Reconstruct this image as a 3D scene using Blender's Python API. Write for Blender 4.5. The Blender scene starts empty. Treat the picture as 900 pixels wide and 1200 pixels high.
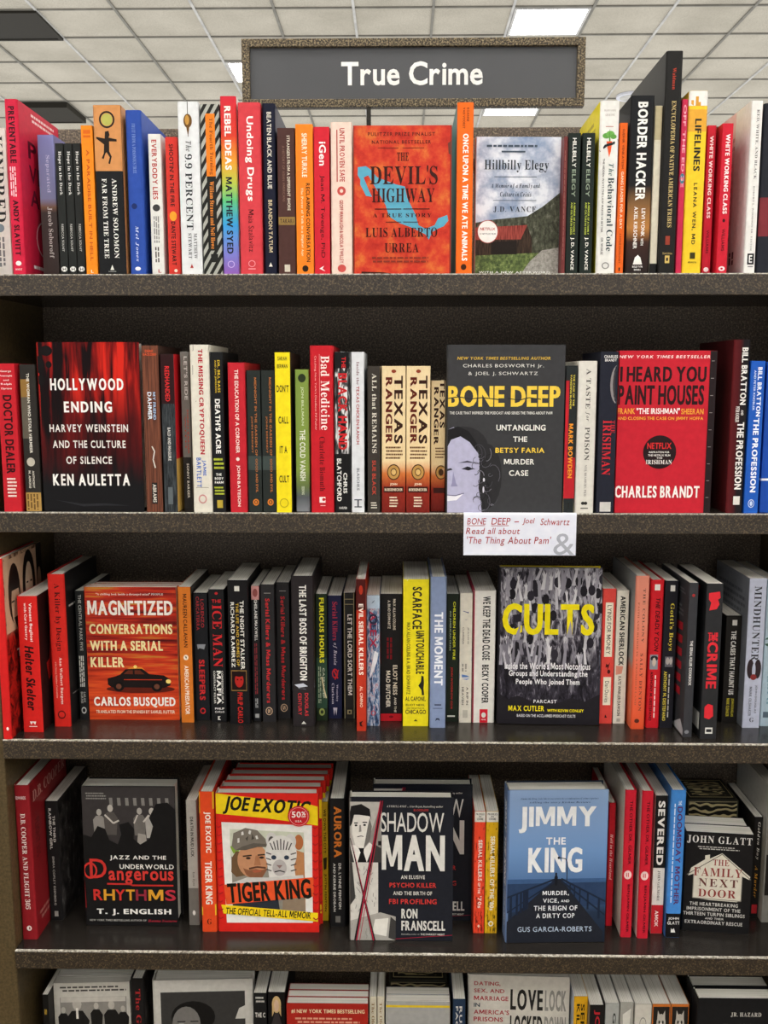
import bpy, bmesh, math, random
from mathutils import Vector, Matrix
from mathutils.geometry import tessellate_polygon
random.seed(7)
C = bpy.context.scene.collection
R_ = math.radians
# ------------------------------------------------------------------ camera
EYE = Vector((0.0, -1.35, 1.50)); FPX = 1120.0; PITCH = R_(8.0); YAW = R_(0.95)
cd = bpy.data.cameras.new('camera'); cam = bpy.data.objects.new('camera', cd); C.objects.link(cam)
cam.location = EYE; cam.rotation_euler = (math.pi/2 - PITCH, 0, YAW)
cd.sensor_fit = 'VERTICAL'; cd.sensor_height = 24.0; cd.lens = 24.0*FPX/1200.0; cd.clip_start = 0.05
bpy.context.scene.camera = cam
ROT = cam.rotation_euler.to_matrix(); ROTT = ROT.transposed()
# ------------------------------------------------------------------ world, exposure
sc = bpy.context.scene
w = bpy.data.worlds.new('store_surroundings'); sc.world = w; w.use_nodes = True
bg = w.node_tree.nodes['Background']; bg.inputs[1].default_value = 1.0
# a big store all around: glow from below raised to brighten the ceiling, a darker band of shelving at eye level, lit ceiling above
_tc = w.node_tree.nodes.new('ShaderNodeTexCoord'); _sp = w.node_tree.nodes.new('ShaderNodeSeparateXYZ'); _mr = w.node_tree.nodes.new('ShaderNodeMapRange'); _cr = w.node_tree.nodes.new('ShaderNodeValToRGB')
_mr.inputs[1].default_value = -1.0; _mr.inputs[2].default_value = 1.0
for _a, _b in ((_tc.outputs['Generated'], _sp.inputs[0]), (_sp.outputs[2], _mr.inputs[0]), (_mr.outputs[0], _cr.inputs[0]), (_cr.outputs[0], bg.inputs[0])): w.node_tree.links.new(_a, _b)
while len(_cr.color_ramp.elements) < 4: _cr.color_ramp.elements.new(0.5)
for _e, (_p, _v) in zip(_cr.color_ramp.elements, ((0.0, 1.15), (0.42, 1.15), (0.50, 0.42), (0.66, 0.48))):
    _e.position = _p; _e.color = (_v, _v*0.985, _v*0.95, 1)
sc.view_settings.view_transform = 'Standard'; sc.view_settings.look = 'None'
sc.view_settings.gamma = 1.0; sc.view_settings.use_curve_mapping = False
sc.view_settings.exposure = 0.0
LAMP = 23.0            # strength of the ceiling troffers
try:
    sc.cycles.max_bounces = 8; sc.cycles.sample_clamp_indirect = 4.0
except Exception: pass

def ray(px, py):
    return (ROT @ Vector(((px-450)/FPX, (600-py)/FPX, -1.0)))
def at_Y(px, py, Y):
    d = ray(px, py); k = (Y-EYE.y)/d.y; return EYE + d*k
def at_Z(px, py, Z):
    d = ray(px, py); k = (Z-EYE.z)/d.z; return EYE + d*k

# ------------------------------------------------------------------ materials
MATS = {}
def lin(c): return c/12.92 if c <= 0.04045 else ((c+0.055)/1.055)**2.4
def hexc(h):
    h = h.lstrip('#'); return tuple(lin(int(h[i:i+2], 16)/255) for i in (0, 2, 4)) + (1.0,)
class NT:
    def __init__(s, name, rough=0.5, spec=0.4, metal=0.0):
        if name.startswith('print_'): spec = 0.15
        s.m = bpy.data.materials.new(name); s.m.use_nodes = True; s.t = s.m.node_tree
        s.b = s.t.nodes['Principled BSDF']; s.b.inputs['Roughness'].default_value = rough
        s.b.inputs['Specular IOR Level'].default_value = spec; s.b.inputs['Metallic'].default_value = metal
    def n(s, ty, **k):
        nd = s.t.nodes.new(ty)
        for a, v in k.items(): setattr(nd, a, v)
        return nd
    def l(s, a, b): s.t.links.new(a, b)
    def coord(s, scale=(1, 1, 1), kind='Generated'):
        tc = s.n('ShaderNodeTexCoord'); mp = s.n('ShaderNodeMapping'); mp.inputs['Scale'].default_value = scale
        s.l(tc.outputs[kind], mp.inputs['Vector']); return mp.outputs['Vector']
    def noise(s, vec, scale=5, detail=3, rough=0.5, dist=0.0):
        nd = s.n('ShaderNodeTexNoise'); s.l(vec, nd.inputs['Vector'])
        nd.inputs['Scale'].default_value = scale; nd.inputs['Detail'].default_value = detail
        nd.inputs['Roughness'].default_value = rough; nd.inputs['Distortion'].default_value = dist
        return nd.outputs['Fac']
    def ramp(s, fac, stops, interp='LINEAR'):
        nd = s.n('ShaderNodeValToRGB'); cr = nd.color_ramp; cr.interpolation = interp
        while len(cr.elements) < len(stops): cr.elements.new(0.5)
        for e, (p, c) in zip(cr.elements, stops):
            e.position = p; e.color = hexc(c) if isinstance(c, str) else c
        s.l(fac, nd.inputs['Fac']); return nd.outputs['Color']
    def sep(s, vec, i):
        nd = s.n('ShaderNodeSeparateXYZ'); s.l(vec, nd.inputs[0]); return nd.outputs[i]
    def mix(s, fac, a, b, mode='MIX'):
        nd = s.n('ShaderNodeMix', data_type='RGBA', blend_type=mode)
        for v, sk in ((fac, nd.inputs[0]), (a, nd.inputs[6]), (b, nd.inputs[7])):
            if hasattr(v, 'links'): s.l(v, sk)
            elif isinstance(v, str): sk.default_value = hexc(v)
            else: sk.default_value = v
        return nd.outputs[2]
    def bump(s, fac, st=0.3, dist=0.001):
        nd = s.n('ShaderNodeBump'); nd.inputs['Strength'].default_value = st; nd.inputs['Distance'].default_value = dist
        s.l(fac, nd.inputs['Height']); s.l(nd.outputs['Normal'], s.b.inputs['Normal'])
    def col(s, c): s.l(c, s.b.inputs['Base Color']); return s.m

def M(key):
    """printed colour (hex) or one of the named procedural materials"""
    if key in MATS: return MATS[key]
    if key.startswith('#'):
        t = NT('print_' + key[1:], 0.42, 0.15)
        v = t.coord((40, 40, 40), 'Object'); f = t.noise(v, 3, 2)
        c = hexc(key); d = tuple(min(1, x*1.06+0.001) for x in c[:3]) + (1,); e = tuple(x*0.94 for x in c[:3]) + (1,)
        t.col(t.ramp(f, [(0.3, e), (0.7, d)])); m = t.m
    else:
        m = globals()['mat_' + key]()
    MATS[key] = m; return m
def mat_pages():
    t = NT('paper_pages', 0.8, 0.2); v = t.coord((900, 6, 6), 'Object'); f = t.noise(v, 1.0, 2)
    t.bump(f, 0.25, 0.0006); return t.col(t.ramp(f, [(0.3, '#d2ccbd'), (0.55, '#f4f0e6')]))
def mat_pages_front():
    return mat_pages()
def mat_hammer():
    t = NT('hammertone_paint_brown', 0.42, 0.5); v = t.coord((1, 1, 1), 'Object')
    f = t.noise(v, 480, 3, 0.6); t.bump(f, 0.8, 0.0009)
    return t.col(t.ramp(f, [(0.38, '#1e1811'), (0.54, '#33291d'), (0.68, '#665640')]))
def mat_hammer_back():
    t = NT('hammertone_paint_dark', 0.48, 0.45); v = t.coord((1, 1, 1), 'Object')
    f = t.noise(v, 380, 3, 0.6); t.bump(f, 0.9, 0.001)
    return t.col(t.ramp(f, [(0.36, '#3c332a'), (0.56, '#65574a'), (0.72, '#a08d70')]))
def mat_gold_speckle():
    t = NT('speckled_gold_black', 0.5, 0.4); v = t.coord((1, 1, 1), 'Object')
    f = t.noise(v, 380, 3, 0.6); t.bump(f, 0.5, 0.001)
    return t.col(t.ramp(f, [(0.40, '#1a140c'), (0.50, '#4c402c'), (0.62, '#8f7f60')]))
def mat_shelf_top():
    t = NT('shelf_paint_dark', 0.26, 0.5); v = t.coord((1, 1, 1), 'Object')
    f = t.noise(v, 160, 4, 0.6); t.bump(f, 0.2, 0.0006)
    return t.col(t.ramp(f, [(0.35, '#1c1917'), (0.7, '#2c2824')]))
def mat_side_panel():
    t = NT('side_panel_olive', 0.45, 0.4); v = t.coord((1, 1, 1), 'Object')
    f = t.noise(v, 240, 3, 0.6); t.bump(f, 0.4, 0.0008)
    return t.col(t.ramp(f, [(0.35, '#42361f'), (0.7, '#5f4f34')]))
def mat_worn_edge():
    t = NT('worn_lit_shelf_edge', 0.4, 0.5); v = t.coord((1, 1, 1), 'Object')
    f = t.noise(v, 260, 3, 0.7); return t.col(t.ramp(f, [(0.38, '#6a6154'), (0.62, '#d8d3c8')]))  # pale speckle: edge wear plus its highlight, put into the colour
def mat_sign_grey():
    t = NT('sign_grey', 0.5, 0.4); v = t.coord((3, 3, 3), 'Object'); f = t.noise(v, 2, 2)
    return t.col(t.ramp(f, [(0.3, '#46474a'), (0.7, '#4c4d50')]))
def mat_tile():
    t = NT('acoustic_tile', 0.9, 0.1); v = t.coord((1, 1, 1), 'Object'); f = t.noise(v, 220, 4, 0.7)
    t.bump(f, 0.4, 0.002); g = t.noise(v, 2.0, 3)
    a = t.ramp(f, [(0.38, '#b8b4ab'), (0.52, '#dbd8d0')]); b = t.ramp(g, [(0.3, '#d9d6cf'), (0.7, '#f2efe9')])
    return t.col(t.mix(1.0, a, b, 'MULTIPLY'))
def mat_tbar():
    t = NT('ceiling_tee_shaded', 0.5, 0.4); v = t.coord((1, 1, 1), 'Object'); f = t.noise(v, 9, 2)
    return t.col(t.ramp(f, [(0.3, '#77756f'), (0.7, '#8b8982')]))  # darker grey: shade along the crosswise tees is put into the colour
def mat_tbar_light():
    t = NT('ceiling_tee_white', 0.4, 0.5); v = t.coord((1, 1, 1), 'Object'); f = t.noise(v, 9, 2)
    return t.col(t.ramp(f, [(0.3, '#b4b4b4'), (0.7, '#d2d2d0')]))
def mat_lamp():
    t = NT('lit_diffuser', 0.5); t.b.inputs['Base Color'].default_value = (0.9, 0.9, 0.9, 1)
    t.b.inputs['Emission Color'].default_value = (1, 0.97, 0.92, 1); t.b.inputs['Emission Strength'].default_value = LAMP
    return t.m
def mat_vent():
    t = NT('black_grille', 0.6, 0.3); v = t.coord((90, 90, 90), 'Object'); f = t.noise(v, 2, 2)
    t.bump(f, 0.4, 0.002); return t.col(t.ramp(f, [(0.3, '#17150f'), (0.7, '#2b2822')]))
def mat_carpet():
    t = NT('store_carpet', 0.95, 0.1); v = t.coord((1, 1, 1), 'Object'); f = t.noise(v, 120, 4)
    t.bump(f, 0.5, 0.004); return t.col(t.ramp(f, [(0.3, '#4a4234'), (0.7, '#7a6d58')]))
def mat_wallpaint():
    t = NT('store_wall_paint', 0.8, 0.2); v = t.coord((1, 1, 1), 'Object'); f = t.noise(v, 4, 3)
    return t.col(t.ramp(f, [(0.3, '#b9b19f'), (0.7, '#c6bfae')]))
def mat_white_card():
    t = NT('white_card', 0.55, 0.3); v = t.coord((1, 1, 1), 'Object'); f = t.noise(v, 60, 3)
    return t.col(t.ramp(f, [(0.3, '#d9dcea'), (0.7, '#e4e6f0')]))
# printed artwork
def mat_rainbow():
    t = NT('print_rainbow', 0.35); v = t.coord()
    return t.col(t.ramp(t.sep(v, 2), [(0.0, '#8a5bb0'), (0.12, '#7b7fd0'), (0.28, '#3a9bd8'), (0.42, '#5fbf7a'), (0.52, '#b6c24a'), (0.64, '#e39a35'), (0.78, '#d8402f'), (1.0, '#cf2b3c')]))
def mat_stripes():
    t = NT('print_stripes', 0.35); v = t.coord(); nd = t.n('ShaderNodeTexWave', wave_type='BANDS', bands_direction='DIAGONAL')
    mp = t.n('ShaderNodeMapping'); mp.inputs['Scale'].default_value = (-1.0, 0.0, 5.0); t.l(v, mp.inputs['Vector']); t.l(mp.outputs['Vector'], nd.inputs['Vector'])
    nd.inputs['Scale'].default_value = 1.6
    return t.col(t.ramp(nd.outputs['Fac'], [(0.0, '#22221f'), (0.5, '#a9aaa2')], 'CONSTANT'))
def mat_trees():
    t = NT('print_wooded_hill', 0.4); v = t.coord((1, 2.5, 2)); f = t.noise(v, 9, 5, 0.7)
    return t.col(t.ramp(f, [(0.36, '#2a2b22'), (0.55, '#4d4f40'), (0.7, '#77776a')]))
def mat_meadow():
    t = NT('print_meadow', 0.4); v = t.coord((1, 3, 4)); f = t.noise(v, 8, 5, 0.7)
    return t.col(t.ramp(f, [(0.36, '#39452a'), (0.55, '#62713f'), (0.7, '#97a268')]))
def mat_gravel_print():
    t = NT('print_gravel_road', 0.4); v = t.coord((1, 3, 5)); f = t.noise(v, 8, 5, 0.7)
    return t.col(t.ramp(f, [(0.36, '#7f7b74'), (0.6, '#a9a59d')]))
def mat_roof_print():
    t = NT('print_rust_roof', 0.4); v = t.coord((1, 16, 2)); f = t.noise(v, 5, 3, 0.6)
    return t.col(t.ramp(f, [(0.36, '#6d2a26'), (0.6, '#a24a40')]))
def mat_barn_print():
    t = NT('print_barn_boards', 0.4); v = t.coord((1, 14, 2)); f = t.noise(v, 5, 3, 0.6)
    return t.col(t.ramp(f, [(0.36, '#1d1612'), (0.65, '#4a382c')]))
def mat_rays():
    t = NT('print_red_rays', 0.3); v = t.coord((1, 7, 1.1)); f = t.noise(v, 1.5, 4, 0.55, 0.4)
    z = t.sep(t.coord(), 2)
    red = t.ramp(f, [(0.42, '#120507'), (0.53, '#7d110f'), (0.64, '#d0281b')])
    dk = t.ramp(f, [(0.36, '#0e0506'), (0.62, '#4a0b0d')])
    k = t.ramp(z, [(0.25, '#000000'), (0.36, '#2a2a2a'), (0.55, '#777777'), (0.75, '#ffffff')])
    c = t.mix(k, dk, red); lo = t.ramp(z, [(0.16, '#000000'), (0.34, '#ffffff')])
    return t.col(t.mix(lo, '#121113', c))
def mat_ember():
    t = NT('print_ember', 0.45); v = t.coord((1, 1, 1.5)); f = t.noise(v, 6, 6, 0.65)
    return t.col(t.ramp(f, [(0.3, '#a5241d'), (0.45, '#c43626'), (0.55, '#cd4a2b'), (0.68, '#d66f34')]))
def mat_clouds():
    t = NT('print_clouds', 0.35); v = t.coord((1, 1, 1.6)); f = t.noise(v, 3.4, 5, 0.6)
    return t.col(t.ramp(f, [(0.32, '#7a8fb0'), (0.46, '#a9b2c6'), (0.60, '#dfe2ea')]))
def mat_streaks():
    t = NT('print_streaks', 0.35); v = t.coord((1, 0.5, 14)); f = t.noise(v, 2.2, 4, 0.6)
    z = t.sep(t.coord(), 2)
    a = t.ramp(f, [(0.33, '#4d0f10'), (0.46, '#9c2318'), (0.56, '#c8371f'), (0.66, '#b9832f')])
    b = t.ramp(f, [(0.33, '#b02a17'), (0.6, '#e05426')])
    k = t.ramp(z, [(0.18, '#ffffff'), (0.5, '#000000')])
    return t.col(t.mix(k, a, b))
def mat_crowd():
    t = NT('print_crowd', 0.4); v = t.coord((1, 3.2, 1.6)); f = t.noise(v, 7, 5, 0.65, 0.8)
    a = t.ramp(f, [(0.38, '#16131a'), (0.48, '#4f4a55'), (0.58, '#a5a1a9'), (0.68, '#d5d2d6')])
    b = t.ramp(f, [(0.40, '#141117'), (0.58, '#3a3640'), (0.72, '#8d8992')])
    return t.col(t.mix(t.ramp(t.sep(t.coord(), 2), [(0.36, '#ffffff'), (0.56, '#000000')]), a, b))
def mat_photo_dark():
    t = NT('print_photo_dark', 0.4); v = t.coord((1, 2, 2)); f = t.noise(v, 5, 5, 0.6, 0.5)
    return t.col(t.ramp(f, [(0.4, '#1a1818'), (0.6, '#4b4746'), (0.72, '#8e8a88')]))
def mat_photo_light():
    t = NT('print_photo_light', 0.45); v = t.coord((1, 3, 4)); f = t.noise(v, 6, 5, 0.65, 0.8)
    return t.col(t.ramp(f, [(0.38, '#2a2827'), (0.5, '#8f8b85'), (0.6, '#d3cec6')]))
def mat_photo_red():
    t = NT('print_photo_red', 0.4); v = t.coord((1, 2, 3)); f = t.noise(v, 4, 5, 0.65, 1.0); z = t.sep(t.coord(), 2)
    a = t.ramp(f, [(0.42, '#3a0a0a'), (0.58, '#b32019')]); b = t.ramp(f, [(0.42, '#5d3a28'), (0.56, '#cda98a')])
    return t.col(t.mix(t.ramp(z, [(0.55, '#000000'), (0.7, '#ffffff')]), a, b))
def mat_dusk():
    t = NT('print_dusk_sky', 0.32); z = t.sep(t.coord(), 2)
    return t.col(t.ramp(z, [(0.0, '#1a2230'), (0.2, '#26344a'), (0.36, '#4a6a96'), (0.6, '#6c8fbe'), (1.0, '#8aa3c8')]))
def mat_sunset():
    t = NT('print_sunset', 0.35); z = t.sep(t.coord(), 2)
    return t.col(t.ramp(z, [(0.0, '#241d1c'), (0.18, '#3c2620'), (0.26, '#b4793f'), (0.40, '#7c5a38'), (0.5, '#1d1d1f'), (1.0, '#1a1b1e')]))
def mat_dawn():
    t = NT('print_dawn', 0.35); z = t.sep(t.coord(), 2)
    return t.col(t.ramp(z, [(0.0, '#4a3f3c'), (0.46, '#4d4544'), (0.50, '#8a6a58'), (0.56, '#8f94be'), (1.0, '#7f83b8')]))
def mat_coral_fade():
    t = NT('print_coral_fade', 0.35); z = t.sep(t.coord(), 2)
    return t.col(t.ramp(z, [(0.0, '#e0542f'), (0.35, '#e66a4c'), (0.7, '#e58a72'), (1.0, '#dd8a74')]))
def mat_grey_coral():
    t = NT('print_grey_coral', 0.35); z = t.sep(t.coord(), 2)
    return t.col(t.ramp(z, [(0.0, '#d9643f'), (0.38, '#d9734f'), (0.45, '#a9a5a0'), (1.0, '#8f9294')]))
def mat_ranger():
    t = NT('print_parchment_red', 0.4); z = t.sep(t.coord(), 2); f = t.noise(t.coord((3, 3, 8)), 4, 4)
    a = t.ramp(z, [(0.0, '#6e1d17'), (0.17, '#8e2a1d'), (0.27, '#c9713a'), (0.36, '#e6cfa4'), (1.0, '#e2cda6')])
    return t.col(t.mix(0.25, a, t.ramp(f, [(0.3, '#8a6a45'), (0.7, '#f0e2c4')]), 'SOFT_LIGHT'))
def mat_bluewhite():
    t = NT('print_blue_white', 0.35); v = t.coord((2, 2, 5)); f = t.noise(v, 3, 4, 0.6, 1.0)
    return t.col(t.ramp(f, [(0.36, '#27324f'), (0.48, '#5e7da6'), (0.56, '#c9d3de'), (0.64, '#a04258'), (0.7, '#dfe4ea')]))
def mat_blackwhite():
    t = NT('print_black_white', 0.35); v = t.coord((2, 2, 4)); f = t.noise(v, 2.2, 3, 0.5, 0.8)
    return t.col(t.ramp(f, [(0.40, '#131314'), (0.52, '#4a4a4b'), (0.6, '#dedede')]))
def mat_redfade():
    t = NT('print_dark_red_fade', 0.35); u = t.sep(t.coord(), 0)
    return t.col(t.ramp(u, [(0.0, '#5a1519'), (0.35, '#4a1216'), (0.6, '#1b1519'), (1.0, '#19161a')]))
def mat_wood_photo():
    t = NT('print_brown_wood', 0.4); v = t.coord((3, 3, 1)); f = t.noise(v, 4, 4, 0.6)
    return t.col(t.ramp(f, [(0.35, '#4b2a20'), (0.65, '#7c4a36')]))
def mat_inkedge():
    t = NT('print_orange_ink', 0.4); v = t.coord((2, 2, 6)); f = t.noise(v, 3, 4, 0.6)
    return t.col(t.ramp(f, [(0.36, '#7a1f14'), (0.44, '#e8472e'), (0.7, '#ee4d31')]))
def mat_inkyellow():
    t = NT('print_yellow_ink', 0.4); v = t.coord((2, 2, 6)); f = t.noise(v, 3, 4, 0.6)
    return t.col(t.ramp(f, [(0.36, '#6b5212'), (0.44, '#d9a81c'), (0.7, '#e0b022')]))
def mat_smoke():
    t = NT('print_dark_smoke', 0.32); v = t.coord((2, 2, 3)); f = t.noise(v, 3, 4, 0.6)
    return t.col(t.ramp(f, [(0.4, '#1e2023'), (0.7, '#4a5054')]))
def mat_greenfade():
    t = NT('print_green_fade', 0.4); z = t.sep(t.coord(), 2)
    return t.col(t.ramp(z, [(0.0, '#8b8f93'), (0.10, '#5a6066'), (0.18, '#6b7d4a'), (0.3, '#86a049'), (1.0, '#86a04a')]))
def mat_filigree():
    t = NT('print_gold_filigree', 0.35); v = t.coord((4, 8, 8)); nd = t.n('ShaderNodeTexWave', wave_type='RINGS')
    t.l(v, nd.inputs['Vector']); nd.inputs['Scale'].default_value = 0.8; nd.inputs['Distortion'].default_value = 9; nd.inputs['Detail'].default_value = 1
    return t.col(t.ramp(nd.outputs['Fac'], [(0.55, '#23211d'), (0.68, '#c9b98a')]))

# ------------------------------------------------------------------ lettering
GL = {}
STY = {'B': (0, 0.022), 'S': (0, 0.004), 'F': (0x1D400, 0.0), 'f': (0x1D400, -0.010), 'I': (0x1D468, 0.0)}
def mathch(c, base):
    if not base: return c
    if c.isascii() and c.isupper(): return chr(base + ord(c) - 65)
    if c.isascii() and c.islower(): return chr(base + 26 + ord(c) - 97)
    if c.isdigit() and base == 0x1D400: return chr(0x1D7CE + ord(c) - 48)
    return c
def load_style(st, chars):
    base, off = STY[st]; cs = sorted(set(chars) - {' '})
    cu = bpy.data.curves.new('lettering', 'FONT'); cu.body = '\n'.join(mathch(c, base) for c in cs)
    cu.space_line = 3.0; cu.resolution_u = 3; cu.offset = off
    ob = bpy.data.objects.new('lettering', cu); C.objects.link(ob)
    bpy.context.view_layer.update()
    me = bpy.data.meshes.new_from_object(ob)
    G = [([], [], {}) for _ in cs]
    for p in me.polygons:
        cy = sum(me.vertices[i].co.y for i in p.vertices)/len(p.vertices)
        li = min(len(cs)-1, max(0, int(round((-cy + 0.3)/3.0)))); vs, fs, mp = G[li]
        f = []
        for i in p.vertices:
            if i not in mp:
                mp[i] = len(vs); vs.append((me.vertices[i].co.x, me.vertices[i].co.y + 3.0*li, 0))
            f.append(mp[i])
        fs.append(f)
    for c, (vs, fs, _) in zip(cs, G):
        if not vs: GL[(st, c)] = ([], [], 0.3); continue
        x0 = min(v[0] for v in vs); x1 = max(v[0] for v in vs)
        sb = 0.035
        GL[(st, c)] = ([(x - x0 + sb, y, q) for x, y, q in vs], fs, x1 - x0 + 2*sb)
    bpy.data.objects.remove(ob); bpy.data.meshes.remove(me); bpy.data.curves.remove(cu)
def heavier(dst, src, chars, shifts):
    for c in chars:
        g = GL.get((src, c))
        if not g or not g[0]: continue
        vs, fs = [], []; e = max(shifts)
        for j, d in enumerate(shifts):
            o = len(vs); vs += [(x + d, y, q + j*3) for x, y, q in g[0]]; fs += [[i + o for i in f] for f in g[1]]
        GL[(dst, c)] = (vs, fs, g[2] + e)
def draw_M(st, k):
    hh = max(v[1] for v in GL[(st, 'H')][0]); w0 = 0.80*hh/0.72
    pts = [(0, 0), (0, 1), (.24+k, 1), (.5, .40-k), (.76-k, 1), (1, 1), (1, 0), (.84-k, 0), (.84-k, .66-2*k), (.57, .12-k*.5), (.43, .12-k*.5), (.16+k, .66-2*k), (.16+k, 0)]
    V3 = [Vector((x, y, 0)) for x, y in pts]
    GL[(st, 'M')] = ([(0.04 + x*w0, y*hh, 0) for x, y in pts], [list(t) for t in tessellate_polygon([V3])], w0 + 0.08)
def finish_styles():
    draw_M('S', -0.02); draw_M('B', 0.02)
    heavier('D', 'B', AL + "&'\".,-:#%!()", (0.0, 0.025, 0.05)); draw_M('D', 0.05)
AL = 'ABCDEFGHIJKLMNOPQRSTUVWXYZabcdefghijklmnopqrstuvwxyz0123456789'
load_style('B', AL + "&'\".,-:#%!()"); load_style('S', AL + "&'\".,-:#%!()")
load_style('F', AL + "&'.,"); GL.update({('f', k[1]): v for k, v in list(GL.items()) if k[0] == 'F'})
finish_styles()
load_style('I', 'ABCDEFGHIJKLMNOPQRSTUVWXYZabcdefghijklmnopqrstuvwxyz')
def layout(s, st, track=0.0, shear=0.0):
    """string -> verts in [0,1]x[0,1] of its own bounding box, faces"""
    vs, fs, x = [], [], 0.0
    for c in s:
        if c == ' ': x += 0.26 + track; continue
        g = GL.get((st, c)) or GL.get(('B', c))
        if g is None: continue
        o = len(vs)
        vs += [(a + x + shear*b, b, q) for a, b, q in g[0]]; fs += [[i + o for i in f] for f in g[1]]; x += g[2] + track
    xs = [v[0] for v in vs]; ys = [v[1] for v in vs]
    x0, x1, y0, y1 = min(xs), max(xs), min(ys), max(ys)
    return [((a-x0)/(x1-x0), (b-y0)/max(1e-6, y1-y0), q) for a, b, q in vs], fs

# printed marks on a face.  u runs left to right, s runs top to bottom, both 0..1
def T(s, col, a, b, u0=0.25, u1=0.75, st='B', track=0.02, shear=0.0): return ('T', s, col, a, b, u0, u1, st, track, shear)
def H(s, col, u0, u1, a, b, st='B', track=0.02, shear=0.0, rot=0.0): return ('H', s, col, u0, u1, a, b, st, track, shear, rot)
def R(col, u0, u1, a, b): return ('R', col, u0, u1, a, b)
def P(col, pts): return ('P', col, pts)
def E(col, u, s, ru, rs, n=20): return ('P', col, [(u + ru*math.cos(2*math.pi*i/n), s + rs*math.sin(2*math.pi*i/n)) for i in range(n)])
def ring(col, u, s, ru, rs, k=0.75, n=20):
    return ('Q', col, [[(u+ru*math.cos(a), s+rs*math.sin(a)), (u+ru*math.cos(b), s+rs*math.sin(b)), (u+k*ru*math.cos(b), s+k*rs*math.sin(b)), (u+k*ru*math.cos(a), s+k*rs*math.sin(a))]
            for i in range(n) for a, b in [(2*math.pi*i/n, 2*math.pi*(i+1)/n)]])
def L(col, pts, wd, asp=1.0):
    """a printed line along pts (u, s), wd wide"""
    q = []
    for (a, b), (c, d) in zip(pts, pts[1:]):
        n = math.hypot(c-a, (d-b)*asp) or 1; nx, ny = -(d-b)*asp/n*wd/2, (c-a)/n*wd/2/asp
        q.append([(a+nx, b+ny), (c+nx, d+ny), (c-nx, d-ny), (a-nx, b-ny)])
    return ('Q', col, q)
def G(col, u0, u1, a, b, n, seed=1):
    """lines too small to read: rows of short printed dashes"""
    rnd = random.Random(seed); q = []; st = (b-a)/n
    for i in range(n):
        u = u0 + rnd.uniform(0, 0.06)*(u1-u0); e = u1 - rnd.uniform(0, 0.14)*(u1-u0)
        while u < e:
            d = min(e, u + rnd.uniform(0.04, 0.11)*(u1-u0)); q.append([(u, a+i*st), (d, a+i*st), (d, a+(i+0.5)*st), (u, a+(i+0.5)*st)]); u = d + 0.018*(u1-u0)
    return ('Q', col, q)
def GV(col, a, b, u0, u1, n=1, seed=1):
    rnd = random.Random(seed); q = []; st = (u1-u0)/n
    for i in range(n):
        s = a
        while s < b:
            d = min(b, s + rnd.uniform(0.02, 0.05)); q.append([(u0+i*st, s), (u0+(i+0.55)*st, s), (u0+(i+0.55)*st, d), (u0+i*st, d)]); s = d + 0.008
    return ('Q', col, q)

class MB:
    """collects faces with materials and links ONE mesh object"""
    def __init__(s): s.v = []; s.f = []; s.mi = []; s.mk = []; s.sm = []
    def mat(s, k):
        if k not in s.mk: s.mk.append(k)
        return s.mk.index(k)
    def face(s, pts, k, smooth=False):
        o = len(s.v); s.v += [tuple(p) for p in pts]; s.f.append(list(range(o, o+len(pts)))); s.mi.append(s.mat(k)); s.sm.append(smooth)
    def box(s, x0, x1, y0, y1, z0, z1, k, bev=0.0):
        o = len(s.v); i = s.mat(k)
        s.v += [(x, y, z) for x in (x0, x1) for y in (y0, y1) for z in (z0, z1)]
        for q in ((0, 1, 3, 2), (4, 6, 7, 5), (0, 4, 5, 1), (2, 3, 7, 6), (0, 2, 6, 4), (1, 5, 7, 3)):
            s.f.append([o+j for j in q]); s.mi.append(i); s.sm.append(False)
    def build(s, name, parent=None, bevel=0.0):
        me = bpy.data.meshes.new(name); me.from_pydata(s.v, [], s.f)
        for k in s.mk: me.materials.append(M(k))
        me.polygons.foreach_set('material_index', s.mi); me.polygons.foreach_set('use_smooth', s.sm); me.update()
        o = bpy.data.objects.new(name, me); C.objects.link(o)
        if parent: o.parent = parent
        if bevel:
            b = o.modifiers.new('bevel', 'BEVEL'); b.width = bevel; b.segments = 2; b.limit_method = 'ANGLE'
        return o

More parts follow.
